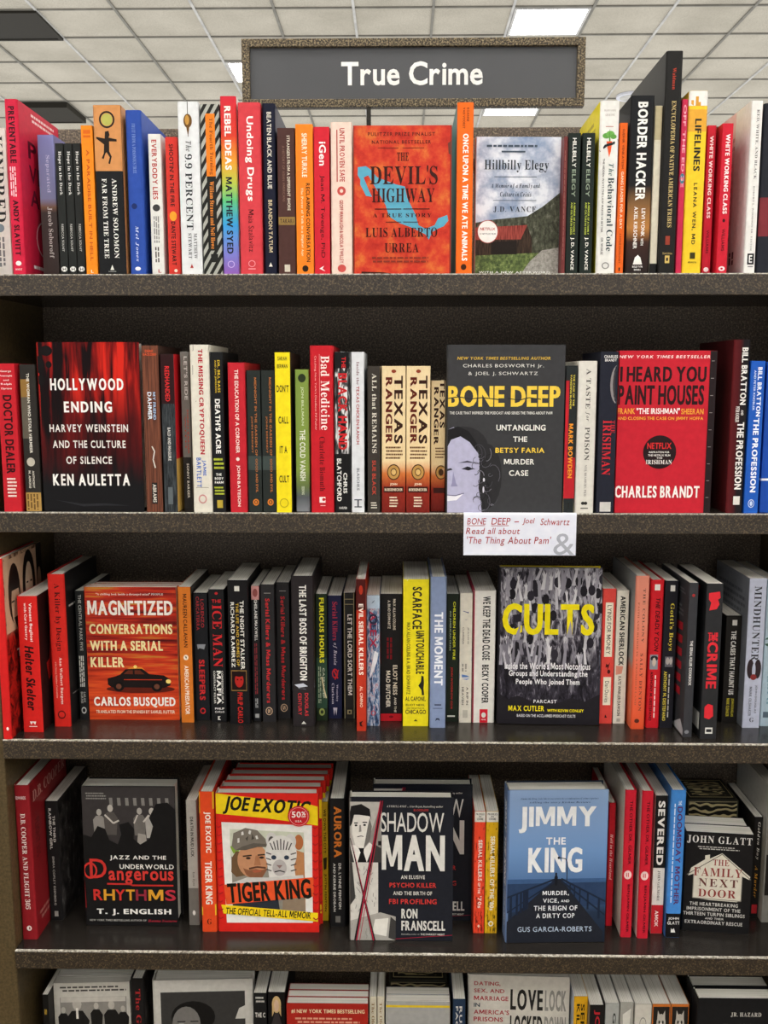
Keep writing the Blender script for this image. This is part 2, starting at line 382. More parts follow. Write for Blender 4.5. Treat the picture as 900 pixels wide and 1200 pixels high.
def marks(mb, decos, fw, fh, put, breaks=None):
    """print decos on a face fw x fh metres; put(a, b, off) -> local 3-D point (a right, b up, in metres)"""
    put0 = put; stp = min(0.00004, 0.0014/max(1, len(decos)))
    def put(a, b, o): return put0(min(max(a, 0.0002), fw-0.0002), min(max(b, 0.0002), fh-0.0002), o)
    for i, d in enumerate(decos):
        off = 0.00012 + stp*i
        if d[0] == 'R':
            _, col, u0, u1, a, b = d
            us = [u0, u1] if not breaks else sorted({u0, u1} | {q for q in breaks if u0 < q < u1})
            for p, q in zip(us, us[1:]):
                mb.face([put(p*fw, (1-b)*fh, off), put(q*fw, (1-b)*fh, off), put(q*fw, (1-a)*fh, off), put(p*fw, (1-a)*fh, off)], col)
        elif d[0] == 'P':
            pts = [Vector((p[0]*fw, (1-p[1])*fh, 0)) for p in d[2]]
            for tri in tessellate_polygon([pts]):
                t = [pts[j] for j in tri]
                if (t[1]-t[0]).cross(t[2]-t[0]).z < 0: t = t[::-1]
                mb.face([put(p.x, p.y, off) for p in t], d[1])
        elif d[0] == 'Q':
            for q in d[2]: mb.face([put(p[0]*fw, (1-p[1])*fh, off) for p in q], d[1])
        else:
            if d[0] == 'T':
                _, s, col, a, b, u0, u1, st, tr, sh = d
                vs, fs = layout(s, st, tr, sh)
                pts = [((u0 + y*(u1-u0))*fw, (1 - (a + x*(b-a)))*fh, q) for x, y, q in vs]
            else:
                _, s, col, u0, u1, a, b, st, tr, sh, rot = d
                vs, fs = layout(s, st, tr, sh)
                pts = [((u0 + x*(u1-u0))*fw, (1 - (b - y*(b-a)))*fh, q) for x, y, q in vs]
                if rot:
                    cx, cy = (u0+u1)/2*fw, (1-(a+b)/2)*fh; c_, s_ = math.cos(rot), math.sin(rot)
                    pts = [(cx + (p-cx)*c_ - (q-cy)*s_, cy + (p-cx)*s_ + (q-cy)*c_, g_) for p, q, g_ in pts]
            o = len(mb.v); k = mb.mat(col)
            mb.v += [tuple(put(p, q, off + stp*0.12*g_)) for p, q, g_ in pts]
            for f in fs: mb.f.append([o+j for j in f]); mb.mi.append(k); mb.sm.append(False)

def tag(o, label, cat, group=None):
    o['label'] = label; o['category'] = cat
    if group: o['group'] = group
    return o

def make_book(t, h, w, hard, col, spine, fcol, front, bcol, back, page='pages'):
    """a book with its spine at y=0 facing -y; front cover at x=t, back cover at x=0"""
    root = bpy.data.objects.new('book', None); C.objects.link(root); root.empty_display_size = 0.02
    th = min(0.0026, t*0.16) if hard else 0.0005
    rr = min(0.0035, t*0.2) if hard else min(0.0012, t*0.15)
    N = 5
    prof = [(rr - rr*math.cos(a), rr - rr*math.sin(a)) for a in [math.pi/2*i/N for i in range(N+1)]]
    prof = prof + [(t - x, y) for x, y in reversed(prof)]
    def sy(x):
        e = min(x, t - x)
        if e >= rr: return 0.0
        e = max(0.0, e); return rr - math.sqrt(max(0, rr*rr - (rr - e)**2))
    mb = MB(); n = len(prof); ti = min(0.0015, rr*0.9)
    inn = [(min(max(x, ti), t-ti), max(y, ti) if y < rr else rr) for x, y in prof]
    inn = [(x, max(y, ti)) for x, y in inn]
    for i in range(n-1):
        (a, b), (c, d) = prof[i], prof[i+1]
        mb.face([(a, b, 0), (c, d, 0), (c, d, h), (a, b, h)], col, True)
        (e, f), (g, q) = inn[i], inn[i+1]
        mb.face([(a, b, h), (c, d, h), (g, q, h), (e, f, h)], col); mb.face([(a, b, 0), (e, f, 0), (g, q, 0), (c, d, 0)], col)
        mb.face([(g, q, 0), (e, f, 0), (e, f, h), (g, q, h)], 'pages')
    br = [p[0]/t for p in prof]
    marks(mb, spine, t, h, lambda a, b, o: (a, sy(a) - o, b), br)
    mb.build('spine', root)
    y0 = rr
    mb = MB(); mb.box(t-th, t, y0, w, 0, h, fcol); marks(mb, front, w, h, lambda a, b, o: (t+o, max(a, y0*0.5), b)); mb.build('front_cover', root)
    mb = MB(); mb.box(0, th, y0, w, 0, h, bcol); marks(mb, back, w, h, lambda a, b, o: (-o, w-a, b)); mb.build('back_cover', root)
    g = 0.0035 if hard else 0.0004
    mb = MB(); mb.box(th+0.0001, t-th-0.0001, max(rr, ti)+0.0003, w-g, g, h-(0.0014 if hard else g), page); mb.build('page_block', root)
    return root
def dup(root):
    r = root.copy(); C.objects.link(r)
    for ch in list(root.children):
        c = ch.copy(); C.objects.link(c); c.parent = r
    return r
# ------------------------------------------------------------------ levels and extents of the bookcase
DEPTH = 0.245
ZR = [at_Y(450, p, 0.0).z for p in (320.5, 601, 869.5, 1118)]
ZR.append(ZR[3] - 0.312)
XL = at_Y(17, 1113, 0.0).x
XR = at_Y(892, 640, DEPTH).x
ST = 0.0295                                     # shelf thickness
ZTOP = at_Y(560, 149, DEPTH).z                  # top of the back panel
# ------------------------------------------------------------------ the room
HC = EYE.z + 2.79
def struct(name, mb, **k):
    o = mb.build(name, **k); o['kind'] = 'structure'; return o
mb = MB(); mb.box(-3.4, 3.4, -4.2, 3.2, -0.05, 0, 'carpet'); struct('floor', mb)
mb = MB(); mb.box(-9, 9, -8, 17, HC+0.012, HC+0.06, 'tile'); struct('ceiling', mb)
mb = MB(); mb.box(-9, 9, 17, 17.1, 0, HC+0.06, 'wallpaint'); struct('wall_back', mb)
TILE = 0.61
gx = at_Z(42, 12.5, HC).x % TILE; gy = at_Z(42, 12.5, HC).y % TILE
mb = MB()
k = -14
while k < 15:
    x = gx + k*TILE
    if -9 < x < 9: mb.box(x-0.010, x+0.010, -8, 17, HC, HC+0.012, 'tbar_light' if k % 2 else 'tbar')
    k += 1
struct('trim_1', mb)
mb = MB(); k = -13
while k < 28:
    y = gy + k*TILE
    if -8 < y < 17: mb.box(-9, 9, y-0.008, y+0.008, HC+0.001, HC+0.013, 'tbar')
    k += 1
struct('trim_2', mb)
def snap(px, py):
    p = at_Z(px, py, HC); return (math.floor((p.x-gx)/TILE)*TILE+gx, math.floor((p.y-gy)/TILE)*TILE+gy)
def troffer(x, y, label, nx=1, ny=1):
    r = bpy.data.objects.new('ceiling_light', None); C.objects.link(r); r.location = (x+TILE*nx/2, y+TILE*ny/2, HC)
    tag(r, label, 'ceiling light', 'troffers in the ceiling grid')
    a = TILE*nx/2-0.014; b = TILE*ny/2-0.014
    m = MB(); e = 0.022
    m.box(-a, a, -b, -b+e, -0.004, 0.011, 'tbar_light'); m.box(-a, a, b-e, b, -0.004, 0.011, 'tbar_light')
    m.box(-a, -a+e, -b+e, b-e, -0.004, 0.011, 'tbar_light'); m.box(a-e, a, -b+e, b-e, -0.004, 0.011, 'tbar_light'); m.build('frame', r)
    m = MB(); m.box(-a+e, a-e, -b+e, b-e, 0.0, 0.010, 'lamp'); m.build('diffuser', r)
x, y = snap(655, 28); troffer(x, y, 'square lit ceiling panel above the right end of the sign')
x2, y2 = snap(600, 133); troffer(x2, y2, 'far lit ceiling panel seen just under the sign')
x3, y3 = snap(279, 88); troffer(x3, y3, 'lit ceiling panel peeking out behind the left edge of the sign')
for i in range(-2, 3):
    for j in (-7, -3, 1):
        xx, yy = x + (i*4-1)*TILE, y + (j-14)*TILE*1
        xx = gx + round((xx-gx)/TILE)*TILE; yy = gy + round((yy-gy)/TILE)*TILE
        if -7.5 < yy < -0.2 and abs(xx) < 7: troffer(xx, yy, 'lit ceiling panel over the aisle in front of the bookcase', 1, 2)
# dark air vents at the left
def vent(px, py, nx, ny, label, drop):
    x, y = snap(px, py); r = bpy.data.objects.new('ceiling_vent', None); C.objects.link(r); r.location = (x, y, HC); tag(r, label, 'vent', 'black ceiling vents')
    a, b = TILE*nx, TILE*ny; m = MB()
    m.box(0.02, a-0.02, 0.02, b-0.02, -drop, 0.0, 'vent'); m.build('grille', r)
    m = MB(); e = 0.03
    for q in ((0, a, 0, e), (0, a, b-e, b), (0, e, e, b-e), (a-e, a, e, b-e)): m.box(*q, -drop-0.006, 0.004, 'vent')
    m.build('frame', r)
vent(28, 30, 1, 1, 'black square vent in the ceiling above the left end of the books', 0.012)
vent(28, 124, 1, 1, 'far black vent box on the ceiling behind the crimson book', 0.05)
p = at_Z(740, 113, HC)
r = bpy.data.objects.new('ceiling_fitting', None); C.objects.link(r); r.location = (p.x, p.y, HC); tag(r, 'round white ceiling fitting behind the tall black encyclopedia', 'ceiling fitting')  # round white downlight fitting, drawn unlit
def disc(name, r0, z0, z1, k, par):
    m = MB(); n = 28; c = [(r0*math.cos(2*math.pi*i/n), r0*math.sin(2*math.pi*i/n)) for i in range(n)]
    m.face([(a, b, z0) for a, b in c][::-1], k)
    for i in range(n):
        (a, b), (e, f) = c[i], c[(i+1) % n]; m.face([(a, b, z0), (e, f, z0), (e, f, z1), (a, b, z1)], k)
    m.build(name, par)
disc('rim', 0.15, -0.012, 0.01, 'white_card', r); disc('grille', 0.115, -0.016, -0.010, 'tbar_light', r)

# ------------------------------------------------------------------ the bookcase
bc = bpy.data.objects.new('bookcase', None); C.objects.link(bc)
tag(bc, 'dark brown hammertone bookcase filled with crime books', 'bookcase')
for x0, x1 in ((XL-0.035, XL), (XR, XR+0.035)):
    m = MB(); m.box(x0, x1, 0.004, DEPTH+0.02, 0, ZR[0]-0.004, 'side_panel'); m.build('side_panel', bc, 0.002)
m = MB(); m.box(XL, XR, DEPTH, DEPTH+0.02, 0, ZTOP, 'hammer_back'); m.build('back_panel', bc, 0.002)
for i, z in enumerate(ZR):
    ext = 0.035 if i == 0 else 0.0
    m = MB(); m.box(XL+0.0008-ext, XR-0.0008+ext, 0.004, DEPTH-0.0005, z-ST+0.002, z, 'shelf_top')
    s = m.build('shelf', bc)
    m = MB(); m.box(XL-ext+0.0008, XR-0.0008+ext, -0.001, 0.004, z-ST, z-0.0016, 'hammer'); m.build('shelf_lip', s, 0.0008)
    m = MB(); m.box(XL-ext+0.0008, XR-0.0008+ext, -0.0006, 0.0039, z-0.0016, z-0.0002, 'worn_edge'); m.build('worn_edge', s)
m = MB(); m.box(XL, XR, 0.02, 0.04, 0, ZR[4]-ST, 'hammer_back'); m.build('plinth', bc)

# ------------------------------------------------------------------ the sign on two posts
YS = 0.235
a = at_Y(284, 118, YS); b = at_Y(687, 43, YS)
x0, x1 = a.x, b.x; z0 = at_Y(486, 125, YS).z; z1 = at_Y(486, 44, YS).z; fr = 0.0125
sg = bpy.data.objects.new('header_sign', None); C.objects.link(sg); sg.location = ((x0+x1)/2, YS, ZTOP)
tag(sg, 'grey header sign reading True Crime in a speckled frame above the books', 'sign')
hw = (x1-x0)/2; zb, zt = z0-ZTOP, z1-ZTOP
m = MB()
m.box(-hw, hw, 0, 0.016, zt-fr, zt, 'gold_speckle'); m.box(-hw, hw, 0, 0.016, zb, zb+fr, 'gold_speckle')
m.box(-hw, -hw+fr, 0, 0.016, zb+fr, zt-fr, 'gold_speckle'); m.box(hw-fr, hw, 0, 0.016, zb+fr, zt-fr, 'gold_speckle'); m.build('frame', sg, 0.001)
m = MB(); m.box(-hw+fr, hw-fr, 0.006, 0.012, zb+fr, zt-fr, 'sign_grey'); pn = m.build('sign_panel', sg)
m = MB(); ta = at_Y(400, 100.5, YS+0.006); tb = at_Y(566, 71.5, YS+0.006)
ox = (x0+x1)/2
vs, fs = layout('True Crime', 'B', 0.0)
pts = [(ta.x-ox + u*(tb.x-ta.x), 0.0054 - 1.2e-5*q, ta.z-ZTOP + v*(tb.z-ta.z)) for u, v, q in vs]
m.v = pts; m.f = [list(f) for f in fs]; k = m.mat('#eceae6'); m.mi = [k]*len(fs); m.sm = [False]*len(fs); m.build('lettering', pn)
for px in (432, 541):
    q = at_Y(px, 136, YS).x - ox
    m = MB(); m.box(q-0.0035, q+0.0035, 0.001, 0.0092, -0.06, zb+0.002, 'vent'); m.build('post', sg)
m = MB(); m.box(-hw*0.5, hw*0.5, 0.001, 0.0092, -0.062, -0.05, 'vent'); m.build('bracket', sg)

# ------------------------------------------------------------------ books: placing
SHELFNAME = ['books on the top shelf', 'books on the second shelf', 'books on the third shelf', 'books on the fourth shelf', 'books on the bottom shelf']
RB = [320, 596, 845, 1090, None]
BOOKS = [[], [], [], [], []]
W = '#e6e4df'; K = '#161617'; RED = '#cf2230'; CR = '#dfdacb'; Y = '#ecd922'; GOLD = '#d8b545'; ORG = '#e8741f'
def plane(row, px, yt, d):
    if row == 4: return max(0.004, at_Z(px, yt, ZR[4]+d).y), yt
    if d < 1: return d, RB[row]
    return max(0.001, at_Z(px, d, ZR[row]).y), d
def S(row, xl, xr, yt, d, col, spine, label, w=0.142, hard=0, fc=None, fr=(), bc=None, bk=(), lean=0, key=None, page='pages'):
    """a spine-out book: spine from pixel column xl to xr, top at yt; d = set-back in metres, or the row where it meets the shelf"""
    r = row-1; Y0, py = plane(r, (xl+xr)/2, yt, d); m = (xl+xr)/2
    h = (d if r == 4 else at_Y(m, yt, Y0).z - ZR[r])
    BOOKS[r].append(dict(k='S', X0=at_Y(xl, py, Y0).x, X1=at_Y(xr, py, Y0).x, Y0=Y0, h=h, w=min(w, DEPTH-0.003-Y0), hard=hard, col=col, spine=spine,
        label=label, fc=fc or col, fr=fr, bc=bc or col, bk=bk, lean=lean, key=key, page=page, cx=m))
def F(row, xl, xr, yt, d, t, col, front, label, hard=0, yaw=0, tilt=0, more=(), spine=(), sc=None, bc=None, dx=0.0, page='pages', top=0):
    """a face-out book; more = labels of further copies standing behind it"""
    r = row-1; m = (xl+xr)/2; Y0, py = plane(r, m, yt, d)
    h = (d if r == 4 else (at_Y(m, yt, Y0).z - ZR[r]))
    X0, X1 = at_Y(xl, py, Y0).x, at_Y(xr, py, Y0).x
    BOOKS[r].append(dict(k='F', X0=X0, X1=X1, Y0=Y0, h=h, w=(X1-X0)/math.cos(R_(yaw)), t=t, hard=hard, col=col, front=front, label=label, yaw=yaw, tilt=tilt,
        more=more, spine=spine, sc=sc or col, bc=bc or col, dx=dx, page=page, cx=m))
def finish():
    protos = {}
    for r, row in enumerate(BOOKS):
        for b in row:
            if r > 0: b['X0'] = max(b['X0'], XL + 0.001); b['X1'] = min(b['X1'], XR - 0.001)
            b['yb'] = b['Y0'] + (b['w'] if b['k'] == 'S' else b['t']*(1+len(b['more'])) + 0.003 + b['w']*abs(math.sin(R_(b.get('yaw', 0)))) + b['h']*math.sin(R_(max(0, b['tilt']))))
        row.sort(key=lambda b: b['X0'] + b['X1'])
        for _ in range(3):
            for i, a in enumerate(row):
                for c in row[i+1:i+4]:
                    if a['yb'] <= c['Y0'] or c['yb'] <= a['Y0']: continue
                    if a['X1'] + 0.0006 <= c['X0']: continue
                    if c['k'] == 'F' or (a['k'] != 'F' and c['Y0'] < a['Y0']): a['X1'] = c['X0'] - 0.0006
                    else: c['X0'] = a['X1'] + 0.0006
                    for q in (a, c):
                        if q['X1'] - q['X0'] < 0.005: print('THIN', r+1, q['label'], q['X1']-q['X0'])
        for b in row:
            z = ZR[r] + 0.0001
            if b['k'] == 'S':
                t = b['X1'] - b['X0']
                if t < 0.004: print('SKIP-THIN', r+1, b['label'], t); t = 0.004
                if b['key'] and b['key'] in protos:
                    p0, t0, h0 = protos[b['key']]; o = dup(p0); x = b['X0'] + max(0, (t-t0)/2)
                else:
                    o = make_book(t, b['h'], b['w'], b['hard'], b['col'], b['spine'], b['fc'], b['fr'], b['bc'], b['bk'], b['page']); x = b['X0']
                    if b['key']: protos[b['key']] = (o, t, b['h'])
                a = R_(b['lean']); o.location = (x, b['Y0'], z + (t*math.sin(a) if a > 0 else 0)); o.rotation_euler = (0, a, 0)
                tag(o, b['label'], 'book', SHELFNAME[r])
            else:
                t = b['t']; w = (b['X1'] - b['X0'])/math.cos(R_(b['yaw']))
                yw, tl = R_(b['yaw']), R_(b['tilt'])
                o = make_book(t, b['h'], w, b['hard'], b['sc'], b['spine'], b['col'], b['front'], b['bc'], (), b['page'])
                # local +x (front cover) turns to face the aisle; pivot on the back bottom edge
                B0 = Matrix.Rotation(-math.pi/2, 4, 'Z')
                rot = Matrix.Rotation(yw, 4, 'Z') @ Matrix.Rotation(-tl, 4, 'X')
                for n in range(1 + len(b['more'])):
                    q = o if n == 0 else dup(o)
                    # front-left-bottom corner of the cover is local (0,-t,0) after B0
                    off = rot @ Vector((0, -t, 0))
                    px = b['X0'] + n*b['dx'] - off.x; py = b['Y0'] + n*(t+0.0012)/math.cos(tl) - off.y
                    if yw < 0: py += w*math.sin(-yw)
                    mt = Matrix.Translation((px, py, z)) @ rot @ B0
                    q.matrix_world = mt; q.location = mt.to_translation(); q.rotation_euler = mt.to_euler()
                    tag(q, b['label'] if n == 0 else b['more'][n-1], 'book', SHELFNAME[r])
                b['obj'] = o
# ================================================================== TOP SHELF
S(1,-14,15,150,.06,'#dcdad2',[T('KINDRED','#2a2a2a',.05,.62,.42,.85,'f'),GV('#777777',.72,.92,.5,.8,2),E('#7b8a92',.6,.66,.16,.028)],
  'cream book with thin black capitals at the left end of the top shelf')
S(1,15,30,116,.005,'#cb2140',[T('PREVENTABLE','#3a0d18',.04,.36,.28,.75,'D'),GV('#f2c4cc',.38,.55,.2,.7,3),T('ANDY SLAVITT','#3a0d18',.57,.89,.3,.72,'D'),E('#f3e6e6',.5,.935,.22,.014),H('H HOLT','#f3e6e6',.25,.75,.965,.975)],
  'crimson hardcover with its red front cover showing, beside the lilac book',hard=1,w=.158,
  fr=[G('#f4d7da',.3,.95,.03,.09,2),H('PRE','#5a1022',.2,.9,.2,.3),H('VENT','#5a1022',.2,.9,.34,.44),H('ABLE','#5a1022',.2,.9,.48,.58),ring('#e9c9cf',.55,.76,.25,.12,.93),G('#f3e6e6',.2,.8,.93,.97,1)])
S(1,51,70,158,.05,'dawn',[T('Separated','#c9c8e4',.14,.40,.42,.7,'f'),T('Jacob Soboroff','#d9d5cf',.5,.86,.42,.72,'f')],
  'book with a lilac sky upper spine and a brown lower spine')
for i,(a,b,wh) in enumerate(((71,80.5,'leftmost'),(81.2,90.4,'middle one'),(91.2,100.5,'rightmost'))):
    S(1,a,b,168,.012,'#222423',[T('Hope in the Dark','#e4e4e0',.06,.39,.3,.72,'F'),T('REBECCA SOLNIT','#c9c9c4',.61,.82,.36,.62,'S'),E('#ecebe6',.5,.955,.36,.02),H('H','#222423',.3,.7,.943,.967)],
      f'thin black paperback with white lettering, {wh} of three identical beside the lilac-and-brown book',w=.13,key='hope')
S(1,101.5,115,147,.004,'#f08a1e',[T('A PARADISE BUILT IN HELL','#c4551a',.16,.91,.38,.66),R('#d9651a',.2,.8,.03,.055),R('#d9651a',.2,.8,.065,.08),H('L','#fbe7cf',.4,.62,.97,.99)],
  'slim bright orange paperback with darker orange lettering, next to the thick black-and-tan book')
S(1,116,148,123,.002,'#18191b',[R('#cd8d55',0,1,0,.385),ring('#1c1a17',.5,.085,.28,.05,.78),E('#b3b259',.5,.085,.2,.036),
  P('#231a14',[(.42,.155),(.55,.15),(.58,.175),(.54,.19),(.83,.2),(.83,.213),(.56,.212),(.55,.27),(.63,.3),(.56,.345),(.5,.34),(.56,.305),(.45,.275),(.4,.285),(.34,.315),(.27,.31),(.35,.28),(.37,.23),(.1,.195),(.1,.185),(.4,.195)]),
  T('ANDREW SOLOMON','#ecebe5',.43,.905,.6,.77,'F'),T('FAR FROM THE TREE','#ecebe5',.43,.905,.24,.41,'F'),P('#e8e6e0',[(.5,.945),(.57,.975),(.43,.975)]),H('SCRIBNER','#9a9a98',.36,.64,.981,.988)],
  'thick black book with a tan upper spine showing a falling dark figure',hard=1,w=.155,fc='#d0905a')
S(1,153,171,129,.006,'#2c4da3',[T('FRUIT FROM A POISONOUS TREE','#7d95cf',.08,.38,.4,.62,'f'),E('#1c2d63',.4,.58,.18,.018),T('Mel Jones','#c8d2ea',.7,.92,.4,.62,'I'),E('#e5e8f0',.5,.965,.18,.012)],
  'royal blue hardcover with its blue front cover showing',hard=1,w=.155,fr=[H('A','#e9ecf4',.35,.65,.1,.16),H('A','#e9ecf4',.3,.6,.25,.32),ring('#1c2d63',.5,.62,.12,.05,.7),G('#7d95cf',.2,.9,.72,.9,4)])
S(1,178.5,193,157,.012,'#e2e1dc',[T('EVERYBODY LIES','#b2362e',.04,.46,.26,.66),E('#3b3b3b',.5,.52,.3,.025),GV('#8a8a88',.58,.77,.25,.75,3),GV('#55504c',.8,.91,.3,.7,2),H('L','#b2362e',.5,.75,.96,.985)],
  'white paperback with a tall dark red title, beside the blue hardcover')
S(1,198,212,160.6,.012,'#d4392f',[T('SHOOTIN\' IN THE FIRE','#1d1513',.05,.50,.3,.66),E('#f0a12d',.5,.57,.3,.035),T('DANTE STEWART','#1d1513',.61,.93,.3,.66),E('#f2d9c5',.6,.97,.14,.012)],
  'orange-red book with black lettering and a yellow flame, left of the tall white book')
S(1,213,237.5,119,.002,'#dfe1e3',[L('#55534e',[(.48,0),(.48,.2)],.03),E('#6b4a22',.48,.11,.2,.04),E('#c39043',.45,.105,.1,.028),P('#6b4a22',[(.4,.14),(.56,.14),(.48,.2)]),T('The','#4a4a4c',.225,.285,.36,.62,'I'),T('9.9 PERCENT','#33383c',.3,.74,.3,.64,'f'),T('MATTHEW','#55585c',.76,.91,.62,.78,'f'),T('STEWART','#55585c',.76,.91,.36,.52,'f'),P('#b33a35',[(.5,.94),(.58,.965),(.42,.965)])],
  'tall white hardcover with a brown pendant motif at the head of its spine',hard=1,w=.158)
S(1,239,261,122,.003,'stripes',[R('#ee7f22',.28,.76,.055,.42),T('The Fourth Turning','#7c3d10',.08,.41,.42,.66,'F'),R('#20211e',.28,.76,.42,.86),T('William Strauss and Neil Howe','#e98d35',.45,.85,.42,.64,'F'),R('#20211e',.4,.78,.88,.93)],
  'book with diagonal grey and black stripes and an orange title panel')
S(1,262,280.5,112.6,.002,'rainbow',[T('REBEL IDEAS','#f6f1ea',.055,.41,.26,.66,'D'),T('MATTHEW SYED','#1c2230',.45,.885,.26,.66,'D'),ring('#cdb7e6',.5,.945,.22,.02,.8)],
  'hardcover with a rainbow spine running from red down to purple',hard=1,w=.155,fc='#eceae6')
S(1,282,308,120,.001,'#d03f47',[T('Undoing Drugs','#f5efeb',.08,.57,.3,.68),T('Maia Szalavitz','#4f1417',.62,.87,.4,.64,'S'),ring('#e99aa0',.52,.94,.16,.02,.8),R('#e99aa0',.36,.68,.968,.974)],
  'wide coral red hardcover with a big white mixed-case title',hard=1,w=.155)
S(1,310,325,121,.006,'#16192c',[T('BEATEN BLACK AND BLUE','#dad6c8',.05,.495,.36,.7),T('BRANDON TATUM','#cfc09a',.56,.87,.38,.68),P('#e6e2d4',[(.5,.93),(.64,.955),(.36,.955)])],
  'narrow navy hardcover with white and gold capitals, right of the coral red one',hard=1,w=.155,fc='#1d2036')
S(1,327,347,150,.004,'#4b302c',[T('STRANGERS FROM A DIFFERENT SHORE','#d5cbb8',.05,.56,.55,.72),T('A HISTORY OF ASIAN AMERICANS','#7a5d50',.12,.5,.28,.42,'S'),R('#8f7440',.02,.98,.605,.66),H('TAKAKI','#3a2622',.12,.88,.618,.648,track=.1),R('#cfc6b6',.34,.66,.935,.985)],
  'brown paperback with a mustard band across the spine')
S(1,348,368,145.5,.002,'#ee8222',[T('SHERRY TURKLE','#f7e6cf',.06,.35,.36,.66),T('RECLAIMING CONVERSATION','#3b200c',.39,.92,.58,.8),T('The Power of Talk in a Digital Age','#f7e0bd',.42,.88,.26,.42,'f'),E('#2a1a10',.5,.965,.18,.022)],
  'orange paperback with white and black lettering, between the brown and the red book')
S(1,369,387,148.7,.002,'#cc2433',[T('iGen','#f4ecea',.1,.26,.34,.78),T('Jean M. Twenge, PhD','#3c0c12',.325,.89,.36,.68,'S'),P('#f0e2e0',[(.3,.965),(.6,.945),(.5,.965),(.7,.985)])],
  'red paperback with a short white mixed-case title, beside the pinkish cream book')
S(1,388.5,413,143,.001,'#e9cfc1',[T('UNTIL PROVEN SAFE','#b23b35',.04,.39,.42,.66),L('#b23b35',[(.3,.05),(.3,.39)],.05),E('#c5504a',.5,.45,.2,.03),E('#e9cfc1',.5,.45,.08,.012),T('GEOFF MANAUGH & NICOLA TWILLEY','#b9554e',.51,.93,.4,.58),E('#c5504a',.5,.965,.2,.026)],
  'pinkish cream hardcover with red lettering, left of the orange face-out cover',hard=1,w=.15)
MEX=[(35,395),(70,390),(90,405),(120,440),(200,470),(240,480),(250,530),(285,600),(300,650),(330,665),(370,650),(385,620),(425,605),(430,630),(410,655),(385,665),(360,680),(345,715),(330,690),(270,660),(215,640),(170,610),(155,560),(120,500),(80,430),(60,440),(85,500),(97,525),(70,520),(45,470),(46,450),(34,430)]
F(1,414.5,528,147,.004,.016,'ember',[R('#8f2a22',0,.012,0,1),R('#8f2a22',.985,1,0,1),P('#59a3bd',[((a-15)/427,(b-215)/650) for a,b in MEX]),
  H('PULITZER PRIZE FINALIST','#5d2018',.15,.83,.045,.07,track=.1),H('NATIONAL BESTSELLER','#5d2018',.19,.79,.098,.122,track=.1),R('#5d2018',.25,.46,.148,.152),R('#5d2018',.5,.72,.148,.152),
  H('THE','#3a1712',.445,.565,.18,.236,'f'),H("DEVIL'S",'#3a1712',.17,.86,.266,.395,'F',track=.0),H('HIGHWAY','#3a1712',.19,.83,.418,.515,'F',track=.0),R('#3a1712',.22,.49,.556,.562),R('#3a1712',.51,.78,.556,.562),
  H('A TRUE STORY','#3a1712',.2,.8,.588,.615,'F',track=.12),R('#3a1712',.33,.49,.645,.65),R('#3a1712',.51,.67,.645,.65),H('LUIS ALBERTO','#3a1712',.125,.86,.685,.75,'f'),H('URREA','#3a1712',.32,.67,.79,.855,'f'),G('#8a3324',.18,.82,.885,.935,2,3),
  P('#6d3a30',[(.96,.12),(1,.1),(1,.2),(.97,.19)]),P('#3a1712',[(.08,.985),(.3,.99),(.4,1),(.08,1)])],
  'face-out orange-red paperback with a blue map shape, title The Devil on top line',bc='#b9372a')
S(1,534,553,120,.001,'#ee6a1d',[T('ONCE UPON A TIME WE ATE ANIMALS','#f8efe6',.18,.925,.36,.7,'D'),T('ROANNE','#7a3710',.03,.11,.58,.72),T('VAN VOORST','#7a3710',.03,.15,.34,.48),E('#3f2110',.48,.962,.17,.018)],
  'tall narrow orange book in front of the sign between the two face-out covers',hard=1,w=.155,bc='#4f7f80')
F(1,556,654.5,160,.018,.018,'clouds',[
  P('trees',[(0,.62),(.16,.60),(.4,.585),(.62,.57),(.8,.5),(.92,.44),(1,.40),(1,.9),(0,.95)]),P('trees',[(.62,.6),(.8,.53),(1,.45),(1,.6),(.7,.66)]),
  R('meadow',0,1,.84,1),P('gravel_print',[(.55,1),(.66,.9),(.8,.82),(1,.8),(1,1)]),P('meadow',[(0,.82),(.2,.84),(.4,.9),(.55,1),(0,1)]),P('meadow',[(.02,.92),(.3,.94),(.45,1),(0,1)]),
  P('barn_print',[(0,.72),(.56,.72),(.62,.64),(.68,.74),(.68,.84),(0,.86)]),P('roof_print',[(0,.655),(.62,.635),(.545,.74),(0,.745)]),P('#201814',[(.2,.76),(.5,.75),(.5,.85),(.2,.85)]),
  G('#4a5563',.12,.8,.058,.09,1),R('#4a5563',.3,.58,.1,.112),H('Hillbilly Elegy','#30363f',.1,.86,.165,.255,'f'),R('#4a5563',.22,.72,.285,.289),H('A Memoir of a Family and','#3a424d',.18,.76,.335,.375,'I'),H('Culture in Crisis','#3a424d',.29,.66,.395,.43,'I'),R('#4a5563',.21,.72,.455,.459),H('J.D. VANCE','#30363f',.215,.72,.5,.545,'f',track=.1),
  E('#eeece8',.15,.685,.125,.085,28),ring('#b04a44',.15,.685,.125,.085,.94,28),H('NETFLIX','#b03a35',.06,.24,.655,.675),H('A NETFLIX FILM','#777777',.055,.245,.695,.707),H('WITH A NEW AFTERWORD','#efeeea',.05,.9,.975,.99,track=.08)],
  'face-out book with a cloudy sky, red-roofed barn and round film badge',yaw=2,bc='#30362f')
S(1,656.8,661.6,160,.002,'#6d3433',[GV('#8d5a54',.1,.9,.3,.6,1)],'sliver of a dark red book squeezed right of the barn cover',w=.13)
